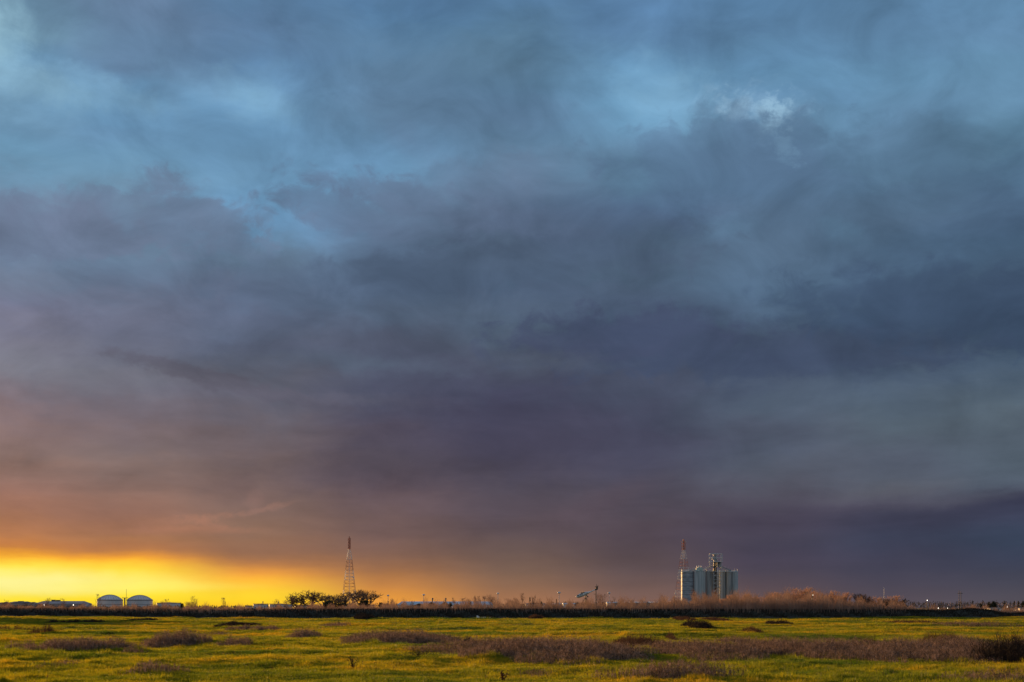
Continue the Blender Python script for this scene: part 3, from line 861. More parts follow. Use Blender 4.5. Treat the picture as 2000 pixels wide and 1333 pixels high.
# ------------------------------------------------------------------ trees
def branch_tree(h, spread, trunk_h, r0, levels, nb, up, twig_w, seedv, wob=.25, multi=1, twig_n=7, dens=1.0):
    """returns (MB of trunk and limbs, twig triangles)"""
    R = random.Random(seedv)
    mb = MB(); tw = []
    def grow(p, d, l, r, lev):
        segs = 3
        q = p
        for s_ in range(segs):
            d2 = d + Vector((R.gauss(0, wob), R.gauss(0, wob), R.gauss(0, wob*.5) + up*.12)); d2.normalize()
            q2 = q + d2 * (l / segs)
            ra, rb = r*(1-.2*s_/segs*2), r*(1-.2*(s_+1)/segs*2)
            mb.tube(q, q2, max(ra, .003), max(rb, .0022), 5 if lev == 0 else 4, cap=False)
            if lev > 0 and lev < levels and s_ > 0 and R.random() < .6*dens:
                dd = d2 + Vector((R.gauss(0, .8), R.gauss(0, .8), R.gauss(.1, .5)))
                grow(q2, dd.normalized(), l*.55, rb*.6, lev+1)
            q, d = q2, d2
        if lev >= levels:
            for _ in range(twig_n):
                dd = (d + Vector((R.gauss(0, .7), R.gauss(0, .7), R.gauss(up*.5, .5)))).normalized()
                st = p + (q - p) * R.uniform(.1, 1.0)
                e = st + dd * l * R.uniform(.35, .9)
                tw.append((tuple(st), tuple(e), twig_w))
                for _k in range(2):
                    m2 = st + (e - st) * R.uniform(.3, .9)
                    d3 = (dd + Vector((R.gauss(0, .6), R.gauss(0, .6), R.gauss(0, .5)))).normalized()
                    tw.append((tuple(m2), tuple(m2 + d3 * l * R.uniform(.2, .45)), twig_w*.7))
            return
        k = nb + (1 if R.random() < .4 else 0)
        a0 = R.uniform(0, 6.28)
        for i in range(k):
            a = a0 + i * 6.283 / k + R.uniform(-.4, .4)
            out = spread * R.uniform(.6, 1.25)
            dd = (d * (1.0) + Vector((math.cos(a)*out, math.sin(a)*out, up * R.uniform(.2, 1)))).normalized()
            grow(q, dd, l * R.uniform(.68, .86), r * .62, lev + 1)
    for m in range(multi):
        a = R.uniform(0, 6.28)
        off = 0 if multi == 1 else R.uniform(.1, .35)
        d = Vector((math.cos(a)*off, math.sin(a)*off, 1)).normalized()
        grow(Vector((math.cos(a)*off*.3, math.sin(a)*off*.3, -.1)), d, trunk_h * R.uniform(.85, 1.15), r0 / math.sqrt(multi), 0)
    S = np.array([[t[0], t[1]] for t in tw]); W = np.array([t[2] for t in tw])
    T = blades(S[:, 0], S[:, 1], W)
    # vertical-ish width for horizontal twigs
    # normalise to the wanted height
    zmax = max(T[..., 2].max(), np.concatenate(mb.v)[:, 2].max())
    k = h / zmax
    mb.v = [v * k for v in mb.v]
    return mb, T * k

def upright_tree(h, w, seedv, leaders=1, nbr=26, tw=.02, base=.12, steep=1.0, ntw=7):
    """oval crown: one or more leaders with ascending side branches and fine twigs"""
    R = np.random.default_rng(seedv)
    mb = MB(); P0 = []; P1 = []; W = []
    for m in range(leaders):
        a = R.uniform(0, 6.28); off = 0 if leaders == 1 else R.uniform(.15, .38) * w
        hl = h * (1.0 if m == 0 else R.uniform(.72, .97))
        b = np.array([math.cos(a)*off*.25, math.sin(a)*off*.25, -.1]); t = np.array([math.cos(a)*off, math.sin(a)*off, hl])
        pts = [b + (t - b)*f + np.array([R.normal(0, .015*h), R.normal(0, .015*h), 0])*(0 < f < 1) for f in np.linspace(0, 1, 6)]
        r0 = .011 * h / math.sqrt(leaders)
        for i in range(5):
            mb.tube(pts[i], pts[i+1], r0*(1-i/5.2), r0*(1-(i+1)/5.2), 5, cap=False)
        for k in range(nbr):
            f = base + (.97-base) * R.uniform(0, 1)**1.15
            i = min(4, int(f*5)); p = pts[i] + (pts[i+1]-pts[i])*(f*5-i)
            prof_ = math.sin(math.pi * min(1, max(.05, (f-base*.4)**.8)))**.7 + .12
            ln = (w*.5) * prof_ * R.uniform(.55, 1.1) * (1.0 if leaders == 1 else .6)
            az_ = R.uniform(0, 6.28); up = min(ln * steep * R.uniform(.6, 1.6), (hl - p[2]) * .85)
            e = p + np.array([math.cos(az_)*ln, math.sin(az_)*ln, up]); e[2] = min(e[2], h*1.0)
            mid = (p+e)/2 + np.array([0, 0, -.12*ln])
            rb = r0 * .32 * (1-f*.6)
            mb.tube(p, mid, rb, rb*.7, 4, cap=False); mb.tube(mid, e, rb*.7, rb*.3, 4, cap=False)
            for j in range(ntw):
                g = R.uniform(.25, 1); q = (p + (mid-p)*g*2) if g < .5 else (mid + (e-mid)*(g-.5)*2)
                d = (e-p)/max(1e-3, np.linalg.norm(e-p)) + R.normal(0, .5, 3); d[2] += .4*steep; d /= np.linalg.norm(d)
                l_ = (.10*h + .25*ln) * R.uniform(.4, 1)
                P0.append(q); P1.append(q+d*l_); W.append(tw)
                q2 = q + d*l_*R.uniform(.3, .8); d2 = d + R.normal(0, .5, 3); d2 /= np.linalg.norm(d2)
                P0.append(q2); P1.append(q2+d2*l_*.6); W.append(tw*.8)
    T = blades(np.array(P0), np.array(P1), np.array(W))
    k = h / max(T[..., 2].max(), h*.9)
    mb.v = [v*k for v in mb.v]
    return mb, T*k

def utree(name, px, ytop, D, wpx, label, cat, group, mb_mat, tw_mat, seedv, **kw):
    mb, T = upright_tree(gz(ytop, D), wpx/F*D, seedv, **kw)
    root = empty(name, (gx(px, D), D, 0), label, cat, group)
    mb.build('trunk', mb_mat, root); tri_mesh('crown', T, tw_mat, root)

def squash(mb, T, w):
    allx = T[..., 0]
    cur_w = np.percentile(allx, 98) - np.percentile(allx, 2)
    k = w / cur_w
    for v in mb.v: v[:, 0] *= k; v[:, 1] *= k
    T = T.copy(); T[..., 0] *= k; T[..., 1] *= k
    c = .7 * (np.percentile(T[..., 0], 98) + np.percentile(T[..., 0], 2)) / 2
    for v in mb.v: v[:, 0] -= c
    T[..., 0] -= c
    return T

def tree(name, px, ytop, D, wpx, label, cat, group, mb_mat, tw_mat, seedv, **kw):
    h = gz(ytop, D); w = wpx / F * D
    mb, T = branch_tree(h, kw.pop('spread', .8), kw.pop('trunk', .25), kw.pop('r0', .03), kw.pop('levels', 4), kw.pop('nb', 2), kw.pop('up', .4), kw.pop('tw', .01), seedv, **kw)
    T = squash(mb, T, w)
    root = empty(name, (gx(px, D), D, 0), label, cat, group)
    mb.build('trunk', mb_mat, root)
    tri_mesh('crown', T, tw_mat, root)
    return root

GO = 'bare oaks around the lattice tower'
OAK = dict(spread=.95, trunk=.22, r0=.038, levels=5, nb=2, up=.35, wob=.17, twig_n=4)
for px, yt, D, w, lb, sd_, ov in (
   (606, 1149.5, 660, 74, 'broad bare oak left of the lattice tower with a leaning lower limb', 11, {}),
   (583, 1159, 665, 44, 'smaller bare oak at the left end of the oak group', 12, {}),
   (634, 1156, 668, 50, 'thin bare oak on the right shoulder of the broad oak', 13, {}),
   (661, 1157, 655, 50, 'low bare oak just left of the foot of the lattice tower', 14, {}),
   (684, 1152, 650, 58, 'dense bare oak standing in front of the lattice tower legs', 15, {}),
   (700, 1151, 662, 44, 'upright bare oak just right of the foot of the lattice tower', 17, {}),
   (718, 1148.5, 655, 48, 'rightmost bare oak with crown swept to the right', 16, {})):
    k = dict(OAK); k.update(ov); k['tw'] = .0015
    tree('oak_tree', px, yt, D, w, lb, 'tree', GO, MOAKB, MTWIG, sd_, **k)

GS = 'bare saplings along the horizon'
SAP = dict(spread=.42, trunk=.2, r0=.013, levels=4, nb=2, up=.9, wob=.12, twig_n=5)
for i, (px, yt, w, lb) in enumerate((
   (13, 1170, 14, 'faint bare sapling in front of the leftmost sheds'),
   (90, 1166, 16, 'faint bare sapling behind the roof vents of the gabled warehouse'),
   (124, 1168, 14, 'bare sapling before the middle of the gabled warehouse roof'),
   (191, 1159, 12, 'slender bare sapling against the left side of the left domed tank'),
   (322, 1169, 14, 'wispy bare sapling above the low flat tank'),
   (381, 1163, 14, 'tall bare sapling right of the low flat tank'),
   (372, 1173, 26, 'low wide bare shrub at the foot of the tall sapling right of the flat tank'),
   (437, 1166, 12, 'lone bare sapling midway between the domed tanks and the oaks'),
   (543, 1169, 14, 'small rounded bare tree above the second white tank'),
   (558, 1172, 14, 'small pointed bare tree between the white tanks and the oaks'),
   (766, 1169, 8, 'tiny bare sapling left of the long pale warehouse'),
   (802, 1172, 14, 'bare sapling in front of the left end of the pale warehouse'),
   (888, 1166, 12, 'slim bare tree right of the second brown gable'),
   (901, 1166, 14, 'slim bare tree above the right half of the pale warehouse'),
   (913, 1168, 12, 'thin bare tree just left of the evergreen tuft'),
   (926, 1162, 10, 'tall slim bare tree right of the evergreen tuft'),
   (935, 1163, 12, 'tall slim bare tree before the right end of the pale warehouse'),
   (948, 1163, 12, 'slim bare tree on the left flank of the rounded bare tree'),
   (963, 1158, 30, 'rounded dense bare tree at the right end of the pale warehouse'),
   (996, 1168, 16, 'short spreading bare tree left of the pair of conifers'),
   (1007, 1166, 14, 'short upright bare tree left of the pair of conifers'),
   (1023, 1157, 13, 'narrow tall bare tree directly left of the pair of conifers'),
   (1047, 1161, 16, 'feathery bare tree directly right of the pair of conifers'),
   (1176, 1157, 24, 'rounded bare tree right of the raised helicopter'),
   (1195, 1164, 16, 'lower bare tree behind the rounded one right of the helicopter'),
   (1207, 1170, 12, 'small bare tree at the left end of the long low shed'))):
    D = 560 + (i * 37) % 90
    k = dict(leaders=2, nbr=26, tw=.075, ntw=7, steep=1.5) if w <= 20 else dict(leaders=5, nbr=30, tw=.075, ntw=8, steep=.9)
    utree('bare_tree', px, yt, D, w * 1.35, lb, 'tree', GS, MBARK, MTWIG, 40 + i, **k)

GW = 'bare orange willows behind the embankment'
WIL = dict(spread=.28, trunk=.12, r0=.012, levels=4, nb=3, up=1.0, wob=.10, twig_n=7, multi=3)
wl = [(1316, 1172, 22, 'low willow left of the silos'), (1336, 1170, 22, 'low willow before the banded silo'), (1362, 1170, 24, 'low willow before the second silo'),
      (1388, 1168, 24, 'low willow before the lift tower'), (1412, 1167, 22, 'low willow before the right hand silos'),
      (1437, 1160, 24, 'orange willow at the right foot of the silos'), (1458, 1157, 26, 'orange willow just right of the silos'), (1481, 1163, 24, 'lower orange willow in the dip right of the silos'),
      (1505, 1159, 26, 'orange willow before the twin yard lamps'), (1521, 1155, 24, 'mid height willow right of the twin yard lamps'), (1546, 1145, 26, 'tall rounded willow, the second highest'),
      (1571, 1144, 24, 'tallest orange willow, left of the single yard lamp'), (1584, 1152, 18, 'willow directly behind the single yard lamp'), (1604, 1154, 24, 'willow right of the single yard lamp'),
      (1617, 1157, 18, 'dull brown willow in the middle of the right hand group'), (1634, 1151, 22, 'pointed bright orange willow'), (1651, 1155, 20, 'last orange willow left of the dark round shrub'),
      (1712, 1162, 26, 'reddish willow between the dark shrubs'), (1736, 1160, 34, 'reddish willow beside the thin antenna mast')]
for i, (px, yt, w, lb) in enumerate(wl):
    utree('willow', px, yt, 285 + (i * 13) % 40, w * 1.85, lb, 'tree', GW, MBARK, MWILLOW, 90 + i, leaders=3, nbr=60, tw=.055, ntw=12, steep=1.7, base=.08)
utree('round_shrub', 1684, 1157, 290, 52, 'dark rounded leafless shrub right of the orange willows', 'shrub', 'dark shrubs behind the embankment', MBARK, MDTWIG, 130, leaders=6, nbr=50, tw=.06, ntw=11, steep=.9, base=.06)
utree('round_shrub', 1742, 1166, 280, 50, 'low dark leafless shrub in front of the reddish willows', 'shrub', 'dark shrubs behind the embankment', MBARK, MDTWIG, 131, leaders=6, nbr=50, tw=.06, ntw=11, steep=.9, base=.06)
utree('round_shrub', 1765, 1167, 285, 18, 'narrow dark shrub at the right end of the willow belt', 'shrub', 'dark shrubs behind the embankment', MBARK, MDTWIG, 132, leaders=6, nbr=50, tw=.06, ntw=11, steep=.9, base=.06)

def evergreen(name, px, yt, D, wpx, label, group, cone=False, seedv=0, mat=None):
    h = gz(yt, D); w = wpx / F * D
    R = np.random.default_rng(seedv)
    root = empty(name, (gx(px, D), D, 0), label, 'tree', group)
    mb = MB(); mb.tube((0, 0, -.1), (0, 0, h*.6), .03*h, .015*h, 6)
    for k in range(6):
        a = R.uniform(0, 6.28); z = h*R.uniform(.25, .6)
        mb.tube((0, 0, z), (math.cos(a)*w*.3, math.sin(a)*w*.3, z + h*.15), .012*h, .006*h, 4)
    mb.build('trunk', MBARK, root)
    n_ = 1500
    nc = 26
    if cone:
        cz = R.uniform(.12, 1, nc); cr = (1 - cz)*.42 + .03
        ca = R.uniform(0, 6.28, nc); C = np.stack([np.cos(ca)*cr*w, np.sin(ca)*cr*w, cz*h], 1); cs = (.06 + .12*(1-cz))
    else:
        u = R.normal(0, 1, (nc, 3)); u /= np.linalg.norm(u, axis=1)[:, None]; u *= R.uniform(.3, .85, (nc, 1))
        C = u * np.array([w/2, w/2, h*.38]) + np.array([0, 0, h*.58]); cs = np.full(nc, .13)
    idx = R.integers(0, nc, n_)
    P = C[idx] + R.normal(0, 1, (n_, 3)) * (cs[idx, None] * np.array([w, w, h*.6])) * .6
    P[:, 2] = np.clip(P[:, 2], .3, h)
    s_ = .05 * min(w, h)
    T = P[:, None, :] + R.normal(0, s_, (n_, 3, 3))
    tri_mesh('crown', T, mat or MEVER, root)
GE = 'small evergreens far off'
for i, (px, yt, D, w, lb, cn) in enumerate((
   (744, 1175, 800, 10, 'small dark evergreen at the left end of the short row right of the oaks', False),
   (751, 1177, 800, 10, 'second dark evergreen of the short row right of the oaks', False),
   (758, 1175, 810, 8, 'pointed evergreen in the short row right of the oaks', True),
   (765, 1179, 810, 9, 'rounded evergreen at the right end of the short row right of the oaks', False),
   (641, 1171, 640, 22, 'dark leafy shrub low between the two halves of the oak group', False),
   (653, 1174, 640, 16, 'low dark shrub under the left side of the lattice tower', False),
   (668, 1176, 640, 18, 'low dark shrub under the lattice tower', False),
   (712, 1172, 640, 24, 'dark leafy shrub under the rightmost oak', False),
   (917, 1171, 760, 8, 'evergreen tuft over the ridge of the pale warehouse', False),
   (880, 1173, 760, 7, 'smaller evergreen tuft over the ridge of the pale warehouse', False),
   (1035, 1167, 700, 7, 'left one of the pair of pointed conifers', True),
   (1041, 1168, 700, 6, 'right one of the pair of pointed conifers', True),
   (1057, 1173, 700, 7, 'tiny dark evergreen right of the pair of conifers', False),
   (1087, 1171, 700, 6, 'tiny evergreen under the light mast with the white crown', True),
   (1113, 1173, 700, 6, 'tiny dark bush left of the raised helicopter', False),
   (1916, 1177, 780, 6, 'small evergreen left of the broad one near the right edge', False),
   (1932, 1175, 780, 10, 'small evergreen beside the broad evergreen near the right edge', False),
   (1942, 1172.5, 780, 14, 'broad dark evergreen near the right edge', False),
   (1962, 1174, 780, 6, 'narrow pointed evergreen left of the rightmost yard lamp', True),
   (1981, 1174, 780, 6, 'narrow pointed evergreen right of the rightmost yard lamp', True),
   (1989, 1172, 780, 5, 'slim pointed evergreen near the right edge', True),
   (1998, 1173, 780, 8, 'evergreen cut by the right edge', False),
   (356, 1176, 800, 8, 'dark bush at the right end of the low flat tank', False))):
    evergreen('evergreen_tree', px, yt, D, w, lb, GE, cn, 200 + i)

for i, (x_, y_, h_) in enumerate(((-104, 262, 15), (-111, 258, 14.5), (-119, 264, 16), (-128, 259, 15), (-138, 263, 16.5), (-150, 260, 15))):  # evergreens out of view, added to throw shadow over the far-left grass
    evergreen('windbreak_tree', 1000 + x_ / y_ * F, HOR - (h_ - EYE) * F / y_, y_, 11 * F / y_, ['tall dense evergreen at the field end of the windbreak left of the embankment', 'second tall evergreen of the windbreak', 'third tall evergreen of the windbreak', 'fourth tall evergreen of the windbreak', 'fifth tall evergreen of the windbreak', 'farthest left tall evergreen of the windbreak'][i], 'windbreak beyond the left edge', False, 300 + i)

# far tree line (reads as one mass)
n = 26000
p = rng.uniform(-120, 2120, n)
topt = [(-120, 1183), (60, 1182), (165, 1186), (330, 1185), (500, 1185), (600, 1182), (760, 1181), (1000, 1180), (1120, 1178), (1250, 1177), (1320, 1177), (1480, 1176), (1770, 1175), (1800, 1177), (1860, 1178), (1900, 1177), (1960, 1177), (2120, 1176)]
D = rng.uniform(880, 960, n)
zt = EYE + (HOR - interp(topt, p) + 1.2*np.sin(p*.21)*np.sin(p*.083) + rng.normal(0, .7, n)) / F * D
zt = np.maximum(zt, .5)
zc = zt * rng.uniform(.0, 1.0, n)
C = np.stack([(p - 1000)/F*D, D, zc], 1)
T = C[:, None, :] + rng.normal(0, .42, (n, 3, 3)) * np.array([.8, .8, 1.4])
o = tri_mesh('far_woods', T, material('far_woods', (.10, .065, .045), (.20, .14, .10), .06, .95, transl=.1))
tag(o, 'distant low belt of leafless woods along the horizon', 'woods', kind='stuff')

# ------------------------------------------------------------------ storage tanks (left)
GT = 'domed storage tanks'
def dome_tank(px0, px1, y_eave, y_top, D, label):
    r = (px1 - px0)/2/F*D; ze = gz(y_eave, D); zt_ = gz(y_top, D)
    root = empty('domed_tank', (gx((px0+px1)/2, D), D, 0), label, 'tank', GT)
    mb = MB(); mb.lathe([(r, 0), (r, ze)], 48, closed=False); mb.build('shell', MTANK, root, smooth=True)
    rs = (r*r + (zt_-ze)**2) / (2*(zt_-ze)); am = math.asin(r/rs)
    mb = MB(); mb.lathe([(rs*math.sin(a)+1e-3, zt_ - rs + rs*math.cos(a)) for a in np.linspace(am, 0, 12)], 48)
    mb.build('dome_roof', MTANK, root, smooth=True)
    mb = MB(); mb.lathe([(r-.05, ze-.45), (r+.22, ze-.45), (r+.22, ze+.05), (r-.05, ze+.05)], 48, closed=False); mb.build('eave_ring', MTRIM, root)
    mb = MB()
    for k in range(14):
        t = math.pi + math.pi*k/13
        for j in range(6):
            a0, a1 = am*(1-j/6), am*(1-(j+1)/6)
            P = [((rs+.06)*math.sin(a)*math.cos(t), (rs+.06)*math.sin(a)*math.sin(t), zt_-rs+(rs+.06)*math.cos(a)) for a in (a0, a1)]
            mb.tube(P[0], P[1], .07, .07, 4)
    mb.build('roof_rib', MTRIM, root)
    mb = MB(); mb.lathe([(r+.05, ze*.55), (r+.12, ze*.55), (r+.12, ze*.55+.2), (r+.05, ze*.55+.2)], 48, closed=False); mb.build('wind_girder', MTRIM, root)
dome_tank(190.3, 239.2, 1172, 1162, 1000, 'left one of two domed white storage tanks against the sunset')
dome_tank(248.6, 297.5, 1172, 1162.7, 1000, 'right one of two domed white storage tanks against the sunset')
# pipe rack between the tanks
D = 1000
root = empty('pipe_rack', (gx(244, D), D, 0), 'pipe rack with walkway and tall thin vent between the domed tanks', 'pipe rack')
zz = gz(1168, D)
mb = MB(); mb.box(gx(238.5, D)-gx(244, D), gx(250, D)-gx(244, D), -.6, .6, zz-.25, zz+.1); mb.build('walkway', MTRIM, root)
mb = MB(); mb.box(-.55, .25, -.4, .4, 0, zz-.25); mb.build('riser', MTRIM, root)
mb = MB(); mb.tube((gx(246.7, D)-gx(244, D), 0, 0), (gx(246.7, D)-gx(244, D), 0, gz(1151, D)), .16, .10, 6); mb.build('vent_pipe', MTRIM, root)

def flat_tank(px0, px1, yt, D, label, cone=.4, post=None, group=None):
    r = (px1-px0)/2/F*D; zt_ = gz(yt, D)
    root = empty('flat_tank', (gx((px0+px1)/2, D), D, 0), label, 'tank', group)
    mb = MB(); mb.lathe([(r, 0), (r, zt_-.05)], 44, closed=False); mb.build('shell', MTANK, root, smooth=True)
    mb = MB(); mb.lathe([(r+.1, zt_-.3), (r+.1, zt_), (.05, zt_+cone)], 44); mb.build('roof', MTRIM, root)
    mb = MB()
    for k in range(40):
        t = 2*math.pi*k/40
        mb.tube(((r-.1)*math.cos(t), (r-.1)*math.sin(t), zt_-.02), ((r-.1)*math.cos(t), (r-.1)*math.sin(t), zt_+.6), .03, .03, 4)
    mb.lathe([(r-.13, zt_+.56), (r-.07, zt_+.56), (r-.07, zt_+.64), (r-.13, zt_+.64)], 44, closed=False)
    mb.build('railing', MTRIM, root)
    if post is not None:
        xx_ = gx(post, D)-gx((px0+px1)/2, D)
        mb = MB(); mb.tube((xx_, -1, zt_), (xx_, -1, zt_+1.6), .3, .3, 8); mb.tube((xx_, -1, zt_+1.6), (xx_, -1, zt_+1.8), .42, .42, 8); mb.build('vent', MTRIM, root)
    return root
GF = 'low flat roofed storage tanks'
flat_tank(306.5, 353.5, 1178.2, 1000, 'low flat roofed tank right of the domed tanks', .45, group=GF)
flat_tank(495, 524, 1180.6, 900, 'pale flat tank with a short vent, left of the two near the oaks', .3, 514, GF)
flat_tank(526, 571, 1180.6, 920, 'wide pale flat tank directly left of the oaks', .3, 545, GF)
flat_tank(479, 493, 1184.2, 900, 'small low tank left of the two pale flat tanks', .2, None, GF)
flat_tank(576, 620, 1182.5, 960, 'flat tank half hidden behind the left oaks', .3, None, GF)
flat_tank(662, 679, 1182.5, 900, 'small pale tank glimpsed under the lattice tower', .2, None, GF)

# ------------------------------------------------------------------ buildings
def shed(name, px0, px1, y_ridge, y_eave, D, depth, label, wall, roof, hip=0.0, group=None, vents=(), corr=True):
    x0, x1 = gx(px0, D), gx(px1, D); cx = (x0+x1)/2; hw = (x1-x0)/2
    ze, zr = gz(y_eave, D), gz(y_ridge, D)
    root = empty(name, (cx, D, 0), label, 'building', group)
    mb = MB(); mb.box(-hw, hw, 0, depth, 0, ze); mb.build('wall', wall, root)
    hp = hip*hw
    v = [(-hw-.3, -.4, ze-.05), (hw+.3, -.4, ze-.05), (hw+.3, depth+.4, ze-.05), (-hw-.3, depth+.4, ze-.05), (-hw-.3+hp, depth/2, zr), (hw+.3-hp, depth/2, zr)]
    mb = MB(); mb.add(v, [(0, 1, 5, 4), (2, 3, 4, 5), (1, 2, 5), (3, 0, 4), (3, 2, 1, 0)])
    n_ = int(2*hw/2.5)
    for k in range(1, n_):
        fx = -hw + 2*hw*k/n_
        if abs(fx) < hw - hp:
            mb.tube((fx, -.4, ze+.0), (fx, depth/2, zr+.03), .06, .06, 4, cap=False)
    rf = mb.build('roof', roof, root)
    for (pv, w_, yv) in vents:
        xv = gx(pv, D) - cx; zv = gz(yv, D); ww = w_/2/F*D
        mb = MB(); mb.box(xv-ww, xv+ww, depth/2-1.2, depth/2+1.2, zr-.6, zv-.25); mb.box(xv-ww-.25, xv+ww+.25, depth/2-1.4, depth/2+1.4, zv-.25, zv)
        mb.build('roof_vent', MTRIM, rf)
    # doors and ribs on the long wall
    k_ = max(1, int(2*hw/12))
    for k in range(k_):
        cxd = -hw + (k+.5)*2*hw/k_
        mb = MB(); mb.box(cxd-1.6, cxd+1.6, -.06, .0, 0.02, min(3.4, ze*.8)); mb.build('door', MTRIM, root)
    return root
MTAN2 = material('mauve_wall', (.30, .25, .25), (.42, .36, .35), .2, .8)
shed('gabled_warehouse', 68, 157, 1174.2, 1179.5, 950, 26, 'gabled warehouse with two roof vents at far left', MTAN2, MTAN2, hip=.10, vents=((92.2, 6.5, 1171.6), (101.5, 7, 1172)))
shed('low_shed', 152, 170, 1180, 1185, 955, 10, 'small lean-to at the right end of the gabled warehouse', MTAN2, MTAN2, hip=.2)
shed('low_shed', 16, 44, 1175, 1177.5, 980, 22, 'raised block shed left of the gabled warehouse', MTAN2, MTRIM, hip=.1, vents=((30, 8, 1174.2),))
shed('low_shed', -40, 17, 1177, 1178.6, 985, 20, 'low shed cut by the left edge of the photo', MTAN2, MTRIM, hip=.05, vents=((2, 5, 1176),))
shed('low_shed', 43, 68, 1177.2, 1178.4, 975, 20, 'low shed between the raised block and the gabled warehouse', MTAN2, MTRIM, hip=.05, vents=((56, 4, 1176.2),))
shed('pale_warehouse', 776, 962, 1175, 1181.2, 820, 24, 'long pale blue roofed warehouse in the middle distance', MWHITE, MROOF, hip=.07)
for px, w, yr_, lb, st in ((818, 26, 1179, 'lowest brown gabled shed before the pale warehouse', None), (842, 22, 1176.2, 'brown gabled shed with dark stack, left of the two with stacks', 843.5), (868, 20, 1175.4, 'brown gabled shed with dark stack, right of the two with stacks', 869.5), (893, 16, 1180.5, 'small brown gable right of the stacks', None)):
    D = 780; x0 = gx(px, D); hw = w/2/F*D; zr = gz(yr_, D)
    root = empty('gabled_shed', (x0, D, 0), lb, 'building', 'brown gabled sheds')
    ze = gz(1184, D)
    mb = MB(); mb.prism([(-hw*.9, 0), (hw*.9, 0), (hw*.9, ze), (0, zr-.3), (-hw*.9, ze)], 0, 14); mb.build('wall', MBROWN, root)
    mb = MB(); mb.prism([(-hw, ze-.3), (0, zr-.28), (hw, ze-.3), (hw, ze), (0, zr), (-hw, ze)], -.5, 14.5); mb.build('roof', MBROWN, root)
    mb = MB(); mb.box(-1.3, 1.3, -.05, 0, .02, 2.8); mb.build('door', MTRIM, root)
    if st:
        xs_ = gx(st, D)-x0; zt_ = gz(1168.3, D)
        mb = MB(); mb.tube((xs_, 5, zr-1), (xs_, 5, zt_-.8), .32, .32, 8); mb.tube((xs_, 5, zt_-.8), (xs_, 5, zt_), .55, .5, 8); mb.build('stack', MTRIM, root)
shed('low_building', 1027, 1064, 1178.6, 1180.4, 900, 14, 'low whitish building behind the pair of conifers', MWHITE, MTRIM, hip=.1)
shed('low_building', 1066, 1098, 1179, 1180.4, 900, 12, 'low grey roofed building left of the helicopter, under the light mast', MBWALL, MWHITE, hip=.05)
shed('low_building', 1100, 1124, 1178.2, 1180, 890, 12, 'low whitish building directly left of the helicopter', MWHITE, MROOF, hip=.05)
shed('long_shed', 1200, 1318, 1175.8, 1177.2, 900, 12, 'long low shed with a white eave left of the silos', MBWALL, MWHITE, hip=.02)
shed('low_building', 1934, 1958, 1187.4, 1188.6, 760, 10, 'low white trimmed building under the broad evergreen', MWHITE, MTRIM, hip=.1)
shed('low_building', 1992, 2030, 1187, 1188.6, 760, 10, 'low white building cut by the right edge', MWHITE, MTRIM, hip=.1)
shed('low_building', 1186, 1200, 1176, 1178, 880, 10, 'small white topped building right of the rounded bare tree', MWHITE, MROOF, hip=.1)

# ------------------------------------------------------------------ silos
DS = 1100
GSI = 'concrete silos of the grain elevator'
def silo(px0, px1, yt, D, label, mat, bands=0, streaks=True):
    r = (px1-px0)/2/F*D; zt_ = gz(yt, D)
    root = empty('silo', (gx((px0+px1)/2, D), D, 0), label, 'silo', GSI)
    mb = MB(); mb.lathe([(r, 0), (r, zt_)], 56, closed=False); mb.build('shell', mat, root, smooth=True)
    mb = MB(); mb.lathe([(r+.12, zt_), (r+.12, zt_+.25), (.02, zt_+.9)], 56); mb.build('roof', MCONC, root)
    mb = MB()
    for k in range(36):
        t = 2*math.pi*k/36
        mb.tube((r*math.cos(t), r*math.sin(t), zt_+.2), (r*math.cos(t), r*math.sin(t), zt_+1.35), .035, .035, 4)
    for zh in (.8, 1.3):
        mb.lathe([(r-.04, zt_+zh), (r+.04, zt_+zh), (r+.04, zt_+zh+.08), (r-.04, zt_+zh+.08)], 40, closed=False)
    mb.build('railing', MGALV, root)
    if bands:
        mb = MB()
        for k in range(bands):
            z_ = zt_*(k+.6)/bands
            mb.lathe([(r, z_), (r+.10, z_), (r+.10, z_+.28), (r, z_+.28)], 56, closed=False)
        mb.build('band', MTRIM, root)
    return root
silo(1330.5, 1355, 1117, DS+2, 'leftmost silo, banded and lit orange down its left edge', MSTEEL, bands=9)
silo(1355.5, 1379, 1117, DS, 'second silo from the left, smooth pale blue grey', MCONC)
silo(1379.5, 1393, 1117, DS-1, 'narrow silo directly left of the lift tower', MCONC2)
silo(1405, 1418, 1117.5, DS+4, 'silo directly right of the lift tower', MCONC2)
silo(1417.5, 1430, 1117.5, DS+3, 'stained silo second from the right end', MCONC2)
silo(1429.5, 1441.3, 1117.5, DS+4, 'rightmost silo of the elevator', MCONC)
silo(1391, 1407, 1117, DS+14, 'shadowed silo behind the lift tower', MCONC2)

